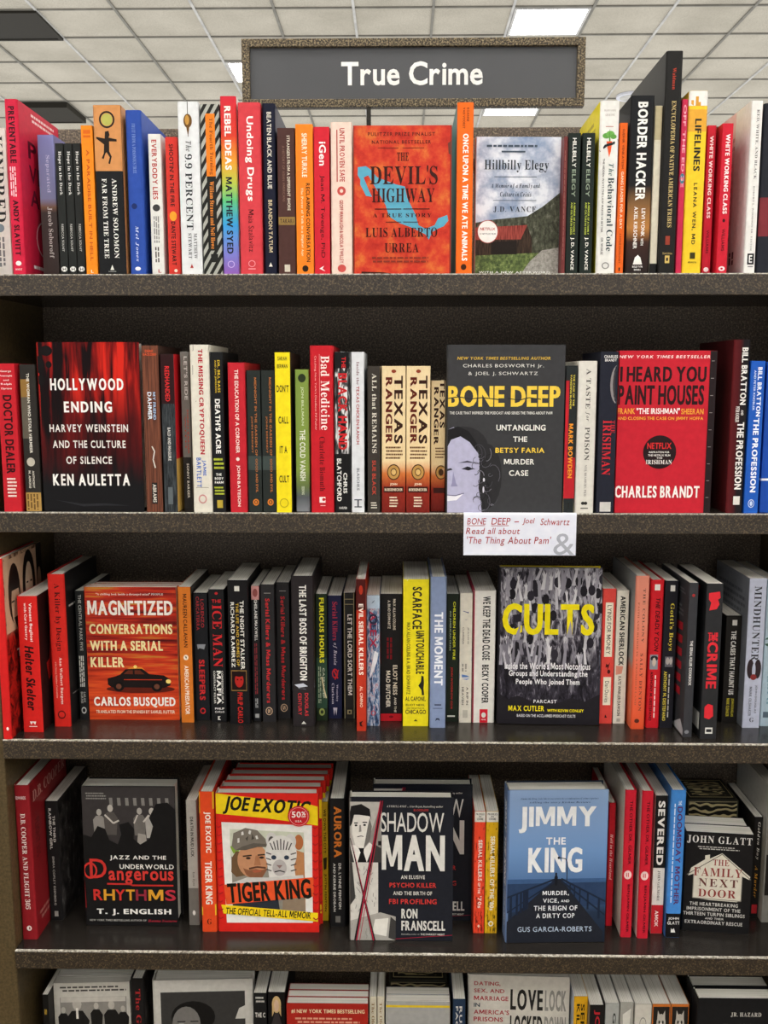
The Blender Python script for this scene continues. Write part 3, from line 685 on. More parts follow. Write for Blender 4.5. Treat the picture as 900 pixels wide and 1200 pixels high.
for i,(a,b,wh) in enumerate(((662,676.5,'left'),(678.5,692.5,'right'))):
    S(1,a,b,156,.004,'#1d2521',[T('HILLBILLY','#eceae2',.035,.24,.36,.66),T('ELEGY','#8c9a86',.255,.45,.36,.66),T('A MEMOIR OF A FAMILY','#b9c64a',.49,.72,.56,.7),T('AND CULTURE IN CRISIS','#b9c64a',.49,.72,.34,.48),T('J. D. VANCE','#eceae2',.74,.975,.36,.68)],
      f'thin blackish green paperback with white and yellow-green lettering, {wh} one of a pair',w=.135,key='elegy')
S(1,698,720,118,.003,'#e3e2dd',[H('BENJAMIN VAN ROOIJ','#a9a098',.2,.8,.05,.062,'f'),H('ADAM FINE','#a9a098',.25,.75,.075,.088,'f'),R('#b98a80',.3,.7,.145,.15),E('#5f9b46',.35,.2,.2,.016),E('#6fae52',.55,.19,.22,.018),E('#5f9b46',.72,.205,.16,.014),L('#5f9b46',[(.55,.2),(.5,.235)],.1),P('#e1572b',[(.36,.232),(.66,.232),(.6,.29),(.52,.325),(.46,.29)]),L('#23262a',[(0,.285),(.35,.255),(.7,.245),(1,.225)],.14,9),
  T('The','#3d5f5c',.36,.43,.52,.78,'I'),T('Behavioral Code','#2c3f45',.44,.87,.5,.82,'f'),T('THE HIDDEN WAYS THE LAW MAKES US BETTER','#6b6a66',.33,.76,.2,.3),T('OR WORSE','#6b6a66',.79,.89,.22,.34),ring('#8a8a86',.5,.955,.2,.02,.7)],
  'white hardcover with a carrot on the spine and a bright yellow back cover',hard=1,w=.15,bc='#e8dc1c',bk=[G('#a99c2a',.08,.8,.08,.6,12)])
S(1,721,730,144,.006,'#e2641f',[T('SUDHIR VENKATESH','#7c2c0f',.04,.3,.36,.64),T('GANG LEADER FOR A DAY','#f5d9c2',.32,.7,.34,.66),T('A ROGUE SOCIOLOGIST','#7c2c0f',.73,.93,.36,.6),P('#26160d',[(.4,.96),(.6,.96),(.55,.985),(.42,.985)])],
  'thin orange paperback right of the white book with the carrot')
S(1,733,760,112,.003,'sunset',[T('BORDER HACKER','#efece6',.035,.585,.3,.72,'D'),T('LEVI VONK','#efece6',.63,.79,.6,.76),T('WITH','#efece6',.8,.84,.6,.72),T('AXEL KIRSCHNER','#efece6',.62,.86,.28,.44),L('#1c1512',[(0,.79),(1,.77)],.05,9),P('#efece6',[(.38,.91),(.5,.895),(.62,.91),(.7,.95),(.3,.95)]),H('BOLD TYPE','#efece6',.28,.72,.958,.968),H('BOOKS','#efece6',.36,.64,.975,.985)],
  'black hardcover with widely spaced white capitals and a sunset lower spine',hard=1,w=.155,bc='#2b2c30')
S(1,760.8,770.6,124,.006,'#d9d2bd',[R('#1b1b1c',0,1,.94,1),R('#b9ad8a',0,1,0,.2)],'cream sliver of a book pushed back left of the tall encyclopedia',hard=1,w=.15,bc='#dedad0',bk=[R('#e6e4de',.0,1,.2,.9),GV('#3a3a3a',.8,.9,.7,.9,2)])
S(1,771.5,790.5,59.6,-.001,'#1e1d1c',[T('Waldman','#b8432f',.075,.17,.4,.6,'F'),T('ENCYCLOPEDIA OF NATIVE AMERICAN TRIBES','#cdb67a',.22,.79,.42,.68,'f'),R('#8d3a2a',.35,.62,.83,.87),H('Third Edition','#bba468',.2,.8,.905,.915,'f'),R('#d4b768',.36,.64,.92,.955),R('#1e1d1c',.44,.56,.93,.945)],
  'tallest book, a black encyclopedia with small gold lettering',hard=1,w=.2)
S(1,791.2,798.4,116.5,.003,'#c42a4c',[T('OFF THE EDGE','#e9a9b2',.03,.5,.3,.75),E('#3f7a8a',.5,.45,.4,.03)],'crimson sliver of a book between the encyclopedia and the yellow hardcover',hard=1,w=.15)
S(1,799,821,106.5,.002,'#ebc62e',[R('#e9e7e2',0,1,0,.08),P('#d79b3c',[(0,.1),(0,.075),(.12,.07),(.12,.05),(.25,.05),(.25,.08),(.35,.08),(.35,.03),(.5,.03),(.5,.06),(.62,.06),(.62,.08),(.8,.085),(.8,.06),(1,.06),(1,.11)]),R('#dfa43a',0,1,.1,.22),T('LIFELINES','#2c2a22',.15,.435,.36,.7,'D'),T('LEANA WEN, MD','#33301f',.5,.84,.4,.62,'B',.12),R('#3a3418',.38,.66,.885,.92),H('METROPOLITAN','#4a431c',.3,.74,.935,.945)],
  'yellow hardcover with an orange skyline at the head of its white-topped spine',hard=1,w=.155)
S(1,822,832,147,.014,'#c31f33',[T('WHITE WORKING CLASS','#f1dfe0',.07,.62,.3,.7,'D'),T('WILLIAMS','#5b0f18',.7,.86,.36,.66),E('#f1dfe0',.5,.97,.3,.016)],'narrow red book half hidden behind the yellow hardcover',w=.135)
S(1,839,851.5,144.6,.003,'#c82033',[T('WHITE WORKING CLASS','#f4e4e4',.07,.6,.34,.74,'D'),E('#3d0b12',.5,.645,.13,.012),T('WILLIAMS','#5b0f18',.7,.85,.36,.66),E('#f1dfe0',.5,.97,.3,.016),E('#c82033',.5,.97,.12,.007)],'narrow red book with a tall white title, standing clear left of the white one',w=.135)
S(1,871,884.5,118,.002,'#e5e3df',[T('RED, WHITE, AND BLACK','#5a5654',.05,.45,.45,.7,'f'),T('ROBERT L. WOODSON SR., EDITOR','#8d8886',.49,.87,.45,.62,'f'),R('#191919',.28,.85,.885,.95),H('E','#e5e3df',.42,.7,.895,.94),R('#777777',.35,.8,.96,.966)],
  'white hardcover showing its pink-washed back cover near the right edge of the top shelf',hard=1,w=.155,bc='#e9c3c6',bk=[R('#e6e3e0',.62,1,0,1),G('#c7808a',.05,.62,.1,.8,14),GV('#4a3a3c',.85,.93,.6,.75,2)])
S(1,886,912,121,.004,'#22242c',[R('#7b2f36',0,1,.55,.78)],'dark navy hardcover cut by the right edge of the photo, top shelf',hard=1,w=.155)

# ================================================================== SECOND SHELF
S(2,5,25.5,426,.004,'#bf1f2b',[H('George','#eee0da',.2,.8,.045,.06),H('Anastaplo','#eee0da',.15,.85,.075,.09),H('and','#eee0da',.35,.65,.105,.115),H('Ralph','#eee0da',.2,.8,.13,.145),H('Cipriano','#eee0da',.2,.8,.16,.175),T('DOCTOR DEALER','#35090d',.21,.74,.26,.76,'D'),G('#eee0da',.25,.8,.77,.91,6)],
  'red paperback at the far left of the second shelf with a tall black title')
S(2,31,49,427,.008,'#2a2724',[R('#8d6a35',0,.6,.1,.22),R('#5d564b',0,.5,.22,.5),R('#b08b4c',0,1,.87,1),GV('#6a4f26',.88,.99,.1,.9,4,5),T('THE WOMAN WHO STOLE VERMEER','#e0dcd0',.06,.6,.42,.6),E('#b9b3a5',.45,.66,.26,.03),T('ANTHONY','#d8d2c4',.72,.84,.5,.64),T('M. AMORE','#d8d2c4',.72,.84,.26,.4)],
  'dark paperback with a gold patterned foot, second from the left on the second shelf')
F(2,51,169,401,.008,.030,'rays',[E('#0d0809',.02,.13,.06,.05),E('#0d0809',.1,.05,.06,.03),E('#0d0809',.12,.13,.03,.02),E('#0d0809',.04,.22,.04,.03),
  H('HOLLYWOOD','#efebe6',.125,.84,.21,.28,'D',track=.1),H('ENDING','#efebe6',.25,.72,.345,.41,'D',track=.12),H('HARVEY WEINSTEIN','#e6e1db',.1,.87,.48,.525,track=.1),H('AND THE CULTURE','#e6e1db',.125,.84,.575,.62,track=.1),H('OF SILENCE','#e6e1db',.25,.7,.67,.715,track=.1),H('KEN AULETTA','#efebe6',.11,.87,.775,.845,'D',track=.1),
  P('#26262a',[(.12,.93),(.4,.955),(.62,.95),(.86,.965),(.6,.965),(.4,.97)])],
  'face-out black cover with streaming red curtain and white capitals',hard=1,bc='#1a1415',spine=[T('HOLLYWOOD ENDING','#e6e1db',.1,.6)])
S(2,172,191,405,.003,'wood_photo',[H('DERF','#d8532f',.22,.7,.025,.04),H('BACKDERF','#d8532f',.1,.9,.045,.06),T('MY FRIEND','#9fc0e0',.275,.44,.6,.76),T('DAHMER','#dfe9f2',.275,.44,.28,.52),L('#d8d2c8',[(.45,.6),(.6,.63),(.5,.68),(.62,.73)],.07,9),R('#26211f',.36,.7,.82,.95),T('ABRAMS','#d8d2c8',.83,.94,.42,.64)],
  'brown comic paperback with pale blue title lettering, right of the black-and-red cover',w=.15,fc='#3d2a24')
S(2,193,208.5,415,.004,'smoke',[R('#2a1012',0,1,0,.31),T('REDHANDED','#cf2a2c',.075,.295,.32,.66),T('BALD AND MAGUIRE','#d7d5cf',.46,.67,.4,.62),R('#5d6468',.3,.66,.84,.95)],
  'dark grey paperback with a red title and red front cover edge',w=.14,fc='#c21e26',fr=[R('#caa352',0,1,.66,1)])
S(2,216,226,412,.02,'#6f6b66',[R('#23201e',0,1,.66,1),T("LET'S RIDE",'#c9c6c0',.03,.3,.42,.8),T('SONNY BARGER','#a8432f',.36,.64,.62,.8),T('WITH','#a8432f',.4,.6,.34,.48),T('SONNY BARGER','#cfc9be',.7,.92,.44,.7)],
  'half-hidden grey book with a black foot, left of the cream hardcover',w=.14)
S(2,227,249,404,.003,'#dcd7ca',[T('THE MISSING CRYPTOQUEEN','#b02532',.025,.65,.4,.68,'D'),T('JAMIE','#3a62b4',.685,.78,.5,.72),T('BARTLETT','#3a62b4',.67,.85,.22,.46),L('#8d8778',[(0,.08),(.2,.03),(.2,0)],.03,9),L('#8d8778',[(0,.2),(.15,.17),(.15,.12)],.03,9),L('#8d8778',[(0,.36),(.3,.33)],.03,9),L('#8d8778',[(0,.87),(.2,.85),(.8,.85),(1,.87)],.03,9),ring('#c98d8a',.5,.92,.22,.028,.7)],
  'cream hardcover with a long red title and a blue author name',hard=1,w=.155)
S(2,250.5,265,412.5,.006,'#17181a',[T('DR. BILL BASS','#d9b92d',.05,.25,.56,.76),T('AND JON JEFFERSON','#d9b92d',.05,.25,.32,.46),T("DEATH'S ACRE",'#eeece6',.29,.63,.3,.72,'D'),G('#b8c43c',.1,.9,.66,.74,3),H('THE','#eeece6',.25,.7,.755,.77),H('BODY','#eeece6',.15,.85,.78,.795),H('FARM','#eeece6',.15,.85,.805,.82),G('#b8c43c',.1,.9,.84,.9,3),R('#b9a23a',.3,.75,.925,.975)],
  'black paperback with a yellow heading and white title, right of the cream hardcover',w=.13)
S(2,270,290,425,.002,'#bd2430',[T('THE EDUCATION OF A CORONER','#efd9d4',.045,.60,.4,.62),T('JOHN BATESON','#efd9d4',.68,.96,.4,.62),E('#efd9d4',.5,.64,.1,.012)],
  'dark red hardcover with small widely spaced white capitals',hard=1,w=.15,fc='#a81f29')
for a,b,wh in ((291.5,307.5,'left'),(308.5,323.5,'right')):
    S(2,a,b,434,.006,'#262b29',[R('#3c4644',0,1,.6,.7),T('MIDNIGHT IN THE GARDEN OF','#b06a34',.05,.6,.56,.72),T('GOOD AND EVIL','#b06a34',.62,.86,.56,.72),T('JOHN BERENDT','#b06a34',.32,.58,.28,.42),ring('#d07a2c',.55,.93,.22,.024,.6),E('#d07a2c',.55,.93,.08,.01)],
      f'dark slate paperback with rust orange lettering, {wh} one of a twin pair',w=.13,key='midnight')
S(2,324.5,342,413,.002,'#efd91f',[H('SARAH','#3a3512',.2,.8,.025,.05),H('BERMAN','#3a3512',.15,.85,.072,.097),H("DON'T",'#2c2811',.1,.9,.2,.245),H('CALL','#2c2811',.2,.85,.395,.44),H('IT A','#2c2811',.25,.75,.58,.625),H('CULT','#2c2811',.2,.85,.765,.81),ring('#b8a61b',.5,.94,.3,.03,.8)],
  'bright yellow paperback with words stacked down its spine',w=.14,fc='#3a352b')
S(2,347.5,363.5,433,.012,'greenfade',[E('#2c3820',.5,.06,.28,.03),T('JON BILLMAN','#d3dfb4',.12,.39,.4,.62),T('THE COLD VANISH','#eef0e0',.42,.78,.3,.7),T('SEEKING','#c9d2b4',.82,.88,.4,.6)],
  'moss green paperback with white lettering between the yellow and the wide red book',w=.135,bc='#d8d6cf')
S(2,365,391.5,405,.002,'#c01d28',[T('Bad Medicine','#f2e4e0',.06,.50,.46,.84,'f'),T('Catching New York\'s Deadliest Pill Pusher','#e7a7a2',.06,.5,.18,.28,'S'),R('#e7a7a2',.4,.415,.05,.5),T('Charlotte Bismuth','#5d0d13',.54,.87,.38,.62,'f'),R('#f2e4e0',.36,.62,.905,.94),E('#c01d28',.55,.92,.07,.01),R('#e7a7a2',.4,.62,.955,.96)],
  'wide bright red hardcover with typewriter-like white title',hard=1,w=.155)
S(2,393,411.5,412.5,.005,'blackwhite',[R('#141415',0,1,.63,1),R('#141415',0,.9,0,.1),T('THE','#c3252a',.03,.1,.45,.7),T('BLACK HAND','#c3252a',.13,.605,.22,.78,'D'),T('CHRIS','#eeece8',.75,.88,.52,.76),T('BLATCHFORD','#eeece8',.66,.93,.12,.4),H('HARPER','#d9d7d2',.25,.75,.965,.98)],
  'black and white paperback with big red title letters',w=.135)
S(2,412.5,427,412.5,.004,'#d8dade',[T('Inside the','#7b4b55',.06,.2,.4,.62,'f'),T('TEXAS CHICKEN RANCH','#a8323c',.21,.57,.38,.62),T('BLASCHKE','#6a6f78',.72,.86,.4,.62),L('#4a4f58',[(.2,.92),(.8,.92)],.1,14),L('#4a4f58',[(.2,.965),(.8,.965)],.1,14),R('#4a4f58',.44,.56,.92,.965)],
  'slim pale grey-white book with thin red spine lettering',w=.14)
S(2,431,445.5,429,.004,'#39342f',[T('ALL that REMAINS','#d8d2c4',.05,.59,.36,.72,'f'),T('SUE BLACK','#b5402e',.64,.88,.36,.66),G('#d8d2c4',.25,.75,.93,.98,3)],
  'dark brown paperback with a cream serif title, left of the parchment-coloured pair',w=.135,fc='#d9cfb8')
for a,b,yt,wh,dd in ((447.5,475,429,'leftmost of the three with the badge',.003),(475.8,503.5,429,'middle one of the three with the badge',.003)):
    S(2,a,b,yt,dd,'ranger',[E('#8a3b24',.5,.035,.1,.012),T('TEXAS','#33180e',.065,.525,.52,.88,'D'),T('RANGER','#5d1f12',.075,.525,.16,.44,'D'),G('#6b4526',.15,.88,.545,.64,4),E('#4a2f18',.5,.72,.28,.055),E('#b98d4c',.5,.72,.24,.047),E('#4a2f18',.5,.72,.13,.027),E('#d3ad6c',.5,.72,.1,.02),R('#3c1610',.08,.92,.82,.86),H('JOHN','#f0dcc0',.35,.65,.795,.815),H('BOESSENECKER','#f0dcc0',.12,.88,.832,.85),G('#f0dcc0',.32,.68,.89,.97,4)],
      f'parchment paperback fading to red at the foot, {wh}',w=.135,key='ranger')
S(2,504.5,521,446,.02,'ranger',[T('TEXAS','#33180e',-.0,.36,.6,.95,'D'),T('RANGER','#33180e',.05,.49,.2,.52,'D'),G('#6b4526',.3,.98,.51,.6,4),E('#4a2f18',.72,.70,.4,.055),E('#b98d4c',.72,.70,.33,.047),E('#4a2f18',.72,.7,.18,.027),R('#3c1610',.2,1,.82,.86)],
  'shorter parchment paperback with a badge, partly behind the black cover with the pale face',w=.135)
FACE=[(0,.50),(.06,.485),(.13,.5),(.2,.53),(.26,.6),(.285,.68),(.29,.76),(.28,.85),(.3,.93),(.31,1),(0,1)]
BD=[H('NEW YORK TIMES BESTSELLING AUTHOR','#c9a63e',.085,.875,.07,.088,track=.06,shear=.15),H('CHARLES BOSWORTH Jr.','#d8d6d0',.135,.82,.113,.138,'S',track=.08),H('& JOEL J. SCHWARTZ','#d8d6d0',.18,.77,.158,.183,'S',track=.08),
  H('BONE DEEP','#e9c648',.005,.965,.24,.365,'D',track=-.01),L('#2b2b2d',[(.0,.315),(.1,.305),(.2,.318),(.3,.31),(.45,.322)],.009,1.44),L('#2b2b2d',[(.52,.315),(.62,.325),(.7,.31),(.8,.32)],.008,1.44),H('THE CASE THAT INSPIRED THE PODCAST AND SERIES THE THING ABOUT PAM','#d8d6d0',.025,.9,.392,.409),
  E('#2b2a2c',.14,.61,.22,.13),E('#2b2a2c',.34,.78,.14,.2),P('#b2b0cb',FACE),P('#1c1b1d',[(0,.5),(.1,.48),(.19,.51),(.26,.58),(.27,.64),(.2,.575),(.12,.54),(.04,.56),(0,.6)]),
  P('#37343f',[(.13,.735),(.18,.72),(.245,.735),(.19,.745)]),E('#1c1b22',.19,.733,.022,.011),P('#4a4656',[(.1,.70),(.18,.685),(.26,.70),(.18,.697)]),P('#37343f',[(0,.735),(.04,.73),(.055,.74),(0,.748)]),P('#8f8cae',[(.06,.75),(.085,.82),(.1,.84),(.04,.842),(.05,.82)]),P('#e9e7ee',[(.0,.895),(.08,.90),(.15,.885),(.09,.925),(0,.93)]),L('#6a6685',[(0,.893),(.08,.897),(.155,.882)],.008,1.44)]
rh=random.Random(4)
for i in range(34):
    a=rh.uniform(.26,.46); b=rh.uniform(.60,.95); r0=rh.uniform(.02,.05); t0=rh.uniform(0,6)
    if a>.40 and b<.7: continue
    BD.append(L(rh.choice(['#5b5962','#77757e','#1d1c1e','#1d1c1e','#46444b']),[(a+r0*math.cos(t0+q*.55),b+.9*r0*math.sin(t0+q*.55)+q*.006) for q in range(7)],.005,1.44))
BD+=[E('#d8d6e0',.325,.80,.008,.012),E('#d8d6e0',.322,.86,.007,.02),H('UNTANGLING','#e6e4de',.425,.845,.47,.505),H('THE','#e6e4de',.57,.69,.54,.572),H('BETSY FARIA','#e9c648',.42,.84,.607,.638),H('MURDER','#e6e4de',.495,.755,.675,.708),H('CASE','#e6e4de',.54,.705,.742,.776)]
F(2,522.5,658,404,.004,.026,'#39393b',BD,'face-out dark grey cover with a pale half face and bold yellow two-word title',hard=1,bc='#2a2a2c')
S(2,659.5,672.5,428.5,.004,'#232728',[R('#b3202a',0,.3,.1,.62),R('#b3202a',0,1,.62,.9),P('#e6d8ac',[(0,.80),(1,.93),(1,1),(0,1)]),T('THE CASE OF THE','#d8c846',.06,.27,.62,.78),T('VANISHING BLONDE','#d8c846',.06,.29,.38,.52),T('MARK BOWDEN','#e8972a',.39,.76,.34,.74,'D'),R('#20201e',.44,.56,.93,.97)],
  'black paperback with red and cream foot and orange author lettering',w=.14)
S(2,673.5,695.5,423,.003,'#d6d2c9',[T('A TASTE','#55514c',.05,.31,.42,.66,'f'),T('for','#55514c',.33,.39,.42,.66,'I'),T('POISON','#55514c',.43,.65,.42,.68,'f'),T('NEIL BRADBURY, PH.D.','#7b7670',.68,.89,.44,.58,'f'),E('#2c2a28',.42,.935,.1,.011),E('#2c2a28',.56,.935,.1,.011),R('#55514c',.3,.7,.965,.972)],
  'greyish white hardcover with thin grey serif lettering, left of the navy spine',hard=1,w=.15)
S(2,698.5,719,412,.002,'#20222e',[H('CHARLES','#e6e4e0',.2,.95,.022,.04),H('BRANDT','#e6e4e0',.25,.9,.045,.06),E('#8a8484',1.0,.2,.42,.12),E('#3a3638',1.02,.2,.3,.1),T('THE','#c02630',.42,.50,.7,.92,'F'),T('IRISHMAN','#c02630',.42,.76,.24,.72,'F'),R('#c9c7c2',.2,.82,.93,.99)],
  'navy spine with a grey portrait fragment and red serif title, touching the red face-out cover',w=.135)
IH=[H('NEW YORK TIMES BESTSELLER','#f0d8d4',.0,.93,.028,.046,track=.12,shear=.15),H('I HEARD YOU','#2b1316',.015,.90,.095,.19,'D',-.01),H('PAINT HOUSES','#2b1316',.0,.885,.208,.33,'D',-.01),H('FRANK','#e8a23a',.0,.18,.35,.385),H('"THE IRISHMAN"','#f4ece8',.195,.64,.348,.385),H('SHEERAN','#e8a23a',.655,.885,.352,.387),H('AND CLOSING THE CASE ON JIMMY HOFFA','#e8a23a',.0,.885,.402,.427),
  E('#241417',.45,.62,.172,.104,36),H('NETFLIX','#cf2a2c',.32,.57,.562,.6),H('INSPIRATION FOR','#e6e0dc',.34,.55,.615,.626),H('THE NETFLIX FILM','#e6e0dc',.33,.56,.634,.646),H('THE','#e6e0dc',.42,.48,.652,.661),H('IRISHMAN','#e6e0dc',.31,.58,.668,.695,'F'),H('CHARLES BRANDT','#f2e8e4',.0,.88,.83,.905,'D',.04),R('#24191b',.93,1,0,1)]
IH+=[R('#8d8884',.945,.975,.06+.105*i,.064+.105*i) for i in range(9)]
F(2,719.8,832,411,.006,.022,'#bf2130',IH,'face-out red cover with black title lines and a round black film badge',bc='#241a1c')
S(2,851,870,398,.004,'redfade',[T('BILL BRATTON','#e6e2de',.045,.37,.5,.86,'D'),T('AND','#e6e2de',.4,.43,.6,.75),T('PETER KNOBLER','#e6e2de',.38,.47,.28,.5),T('THE PROFESSION','#e6e2de',.47,.86,.42,.84,'D'),R('#dcd8d2',.4,.8,.9,.95)],
  'dark maroon-black hardcover with tall white lettering, left of the blue copy',hard=1,w=.155,bc='#4a1418',bk=[G('#1c0c0d',.02,.2,.12,.75,22),R('#dcd8d2',.02,.12,.83,.93)],fc='#2b4f94')
S(2,871.5,888,423,.004,'#1f57b5',[T('BILL BRATTON','#e8ecf4',.04,.36,.5,.8,'D'),T('AND PETER KNOBLER','#c6d4ec',.06,.32,.24,.38),T('THE PROFESSION','#e8ecf4',.37,.86,.36,.76,'D'),ring('#c6d4ec',.5,.935,.22,.028,.8),E('#c6d4ec',.5,.935,.1,.016)],
  'blue paperback with tall white lettering, right of the maroon-black hardcover',w=.14)
S(2,890,914,424,.012,'#1c4ba6',[R('#e6e8ee',0,1,.77,.785)],'blue book with a white line cut by the right edge of the photo',w=.14,bc='#2356b2',bk=[R('#e6e8ee',0,1,.77,.785)])
# ================================================================== THIRD SHELF
S(3,0,14,655,872,'#cf2020',[E('#f0e6e0',.6,.94,.14,.01)],
  'red-spined book at the far left showing a cover with portrait heads',w=.15,hard=1,fc='photo_red',
  fr=[R('#cda98a',.03,.97,.02,.42),E('#2d1d16',.26,.22,.15,.17),E('#d5b494',.28,.28,.105,.13),P('#1c1411',[(.14,.16),(.3,.06),(.4,.16),(.36,.2),(.2,.2)]),R('#2a1c15',.18,.25,.255,.265),R('#2a1c15',.3,.37,.255,.265),P('#3a261c',[(.22,.35),(.34,.35),(.3,.43)]),
      E('#17110e',.64,.21,.17,.2),E('#dcc2a4',.64,.22,.1,.14),R('#2a1c15',.57,.62,.19,.2),R('#2a1c15',.67,.72,.19,.2),P('#17110e',[(.58,.29),(.71,.29),(.68,.38),(.6,.38)]),R('#17110e',.85,1,0,.5),E('#9c8268',.92,.22,.05,.08),H('TH','#eee8e2',.24,.5,.53,.58),R('#e8e2dc',.45,.55,.7,.8)])
S(3,28,51,698.6,858,'#d4231f',[T('Vincent Bugliosi','#f5e8e2',.05,.33,.54,.72),T('with Curt Gentry','#f5e8e2',.05,.32,.3,.46),T('Helter Skelter','#2a0a0a',.36,.84,.26,.72,'D',0,.25),P('#f0e2da',[(.34,.92),(.66,.92),(.6,.945),(.5,.925),(.4,.945)]),R('#f0e2da',.3,.7,.955,.96)],
  'thick red paperback with a brushy black slanted title, left end of the third shelf',w=.13,fc='#2b1414',fr=[P('#c22320',[(.35,.3),(.5,.28),(.6,.4),(.5,.6),(.3,.5)]),P('#c22320',[(.2,.52),(.35,.5),(.4,.62),(.25,.66)])])
S(3,63.5,83,673,851.5,'#d0271f',[T('A Killer by Design','#4a0d0b',.06,.5,.32,.72,'f'),T('Ann Wolbert Burgess','#f0ddd2',.54,.85,.46,.66,'F'),T('with Steven Matthew Constantine','#e9b4a4',.57,.81,.24,.34,'f'),ring('#5d1410',.5,.92,.24,.028,.7)],
  'tall red hardcover with a black front cover, left of the small black paperback',hard=1,w=.155,fc='#1c1b1c',fr=[L('#cfcac4',[(.1,.22),(.3,.22),(.3,.27)],.02,1.5),L('#cfcac4',[(.35,.45),(.5,.5),(.5,.56)],.02,1.5),L('#8a8580',[(.1,.8),(.5,.82)],.01,1.5)])
S(3,94,104.5,692.5,843.5,'#1d1e1f',[T('THE CENTRAL PARK FIVE','#a9a7a2',.03,.46,.36,.7),GV('#d0cec8',.5,.74,.2,.8,3),T('SARAH','#a9a7a2',.78,.86,.52,.76),T('BURNS','#a9a7a2',.78,.87,.22,.46),ring('#c9c7c2',.5,.925,.28,.026,.65)],
  'thin black paperback with small grey lettering, left of the face-out taxi cover',w=.135)
F(3,105,210.7,688,843.5,.012,'streaks',[H('"A chilling look inside a deranged mind" PEOPLE','#eadfd4',.13,.86,.045,.065,'F',shear=.1),H('MAGNETIZED','#f3ece2',.03,.96,.1,.21,'D'),H('CONVERSATIONS','#f0dfa6',.04,.95,.275,.35,'D'),H('WITH A SERIAL','#f0dfa6',.04,.84,.4,.475,'D'),H('KILLER','#f0dfa6',.04,.41,.525,.6,'D'),
  E('#5a1c10',.58,.765,.38,.03),P('#191110',[(.22,.685),(.3,.67),(.36,.655),(.42,.615),(.6,.608),(.68,.65),(.84,.66),(.91,.69),(.91,.735),(.84,.755),(.26,.752),(.22,.73)]),P('#d98a2c',[(.44,.607),(.5,.6),(.6,.6),(.64,.625),(.6,.61),(.46,.612)]),P('#5e2a1a',[(.40,.65),(.45,.622),(.5,.622),(.5,.652)]),P('#5e2a1a',[(.52,.622),(.58,.622),(.63,.652),(.52,.652)]),R('#b8391f',.4,.82,.69,.696),E('#0f0b0b',.34,.745,.06,.038),E('#6a4030',.34,.745,.03,.02),E('#0f0b0b',.76,.745,.06,.038),E('#6a4030',.76,.745,.03,.02),E('#f2d878',.89,.705,.028,.016),E('#f2d878',.53,.595,.02,.012),
  H('CARLOS BUSQUED','#f3ece2',.06,.96,.825,.905,'D'),H('TRANSLATED FROM THE SPANISH BY SAMUEL RUTTER','#f0d8c0',.08,.95,.925,.95)],
  'face-out red cover with a black and orange taxi, foremost copy',more=('copy standing directly behind the face-out taxi cover, pale page tops showing','rearmost of the three taxi-cover copies, against the shelf back'),bc='#a82a1a',dx=.004)
S(3,213,227.5,688,846.7,'#d17426',[T('MAUREEN CALLAHAN','#3b1d0c',.05,.44,.36,.68),E('#f0e0cc',.5,.515,.2,.02),P('#2a1a10',[(.42,.505),(.56,.51),(.52,.528)]),T('AMERICAN PREDATOR','#f3e6d6',.575,.94,.34,.68)],
  'orange paperback right of the face-out taxi cover',w=.14,fc='#221d1b')
S(3,230,246.5,694.7,844,'#1b1c20',[T('LORENZO','#a02a30',.05,.27,.52,.74),T('CARCATERRA','#a02a30',.03,.29,.2,.42),P('#8f9298',[(.2,.4),(.8,.4),(.7,.44),(.4,.43),(.25,.44)]),T('SLEEPERS','#c22a2c',.52,.84,.3,.7,'D'),ring('#c22a2c',.5,.925,.2,.024,.6)],
  'black paperback with red one-word title low on its spine, next to the orange one',w=.14)
S(3,248,266,690.7,846,'#1a1a1c',[E('#b3262a',.5,.03,.1,.01),H('THE','#c2272c',.2,.8,.075,.1),T('ICE MAN','#c9282c',.115,.58,.22,.82,'F'),T('CONFESSIONS OF A','#dedbd4',.61,.86,.7,.82),T('MAFIA','#eceae4',.61,.865,.4,.68,'D'),T('CONTRACT KILLER','#dedbd4',.61,.86,.2,.32),H('PHILIP','#eceae4',.25,.85,.89,.905),H('CARLO','#eceae4',.25,.85,.915,.93),P('#dedbd4',[(.42,.955),(.6,.955),(.5,.97),(.62,.985),(.42,.985)])],
  'black paperback with large red serif capitals above white ones',w=.14)
S(3,270,293,680,848.8,'#171618',[R('#dedbd4',.35,.6,.04,.075),T('THE NIGHT STALKER','#eae7e0',.14,.615,.6,.8),T('THE LIFE AND CRIMES OF','#c9a63e',.155,.59,.4,.54),T('RICHARD RAMIREZ','#eae7e0',.15,.60,.14,.32),R('#8a6a3a',.1,.88,.62,.765),R('#1c0c0c',.13,.85,.627,.758),E('#b0241f',.5,.69,.22,.05),E('#1c0c0c',.5,.645,.25,.02),R('#3a0c0c',.38,.46,.68,.69),R('#3a0c0c',.56,.64,.68,.69),T('PHILIP CARLO','#c22a24',.775,.99,.4,.66)],
  'thick black paperback with a small red-lit face in a gold frame',w=.14)
S(3,297,306.5,686.7,845,'#1c1d20',[R('#c98f8c',0,1,0,.1),E('#8d4a48',.5,.05,.3,.03),T('GHISLAINE MAXWELL','#e4e2de',.1,.40,.36,.72),GV('#8e2f35',.42,.8,.3,.7,2),GV('#a9a9a9',.83,.9,.3,.7,2),R('#a9a9a9',.25,.75,.945,.975)],
  'very thin dark book with a pink patch at the head of its spine',w=.135)
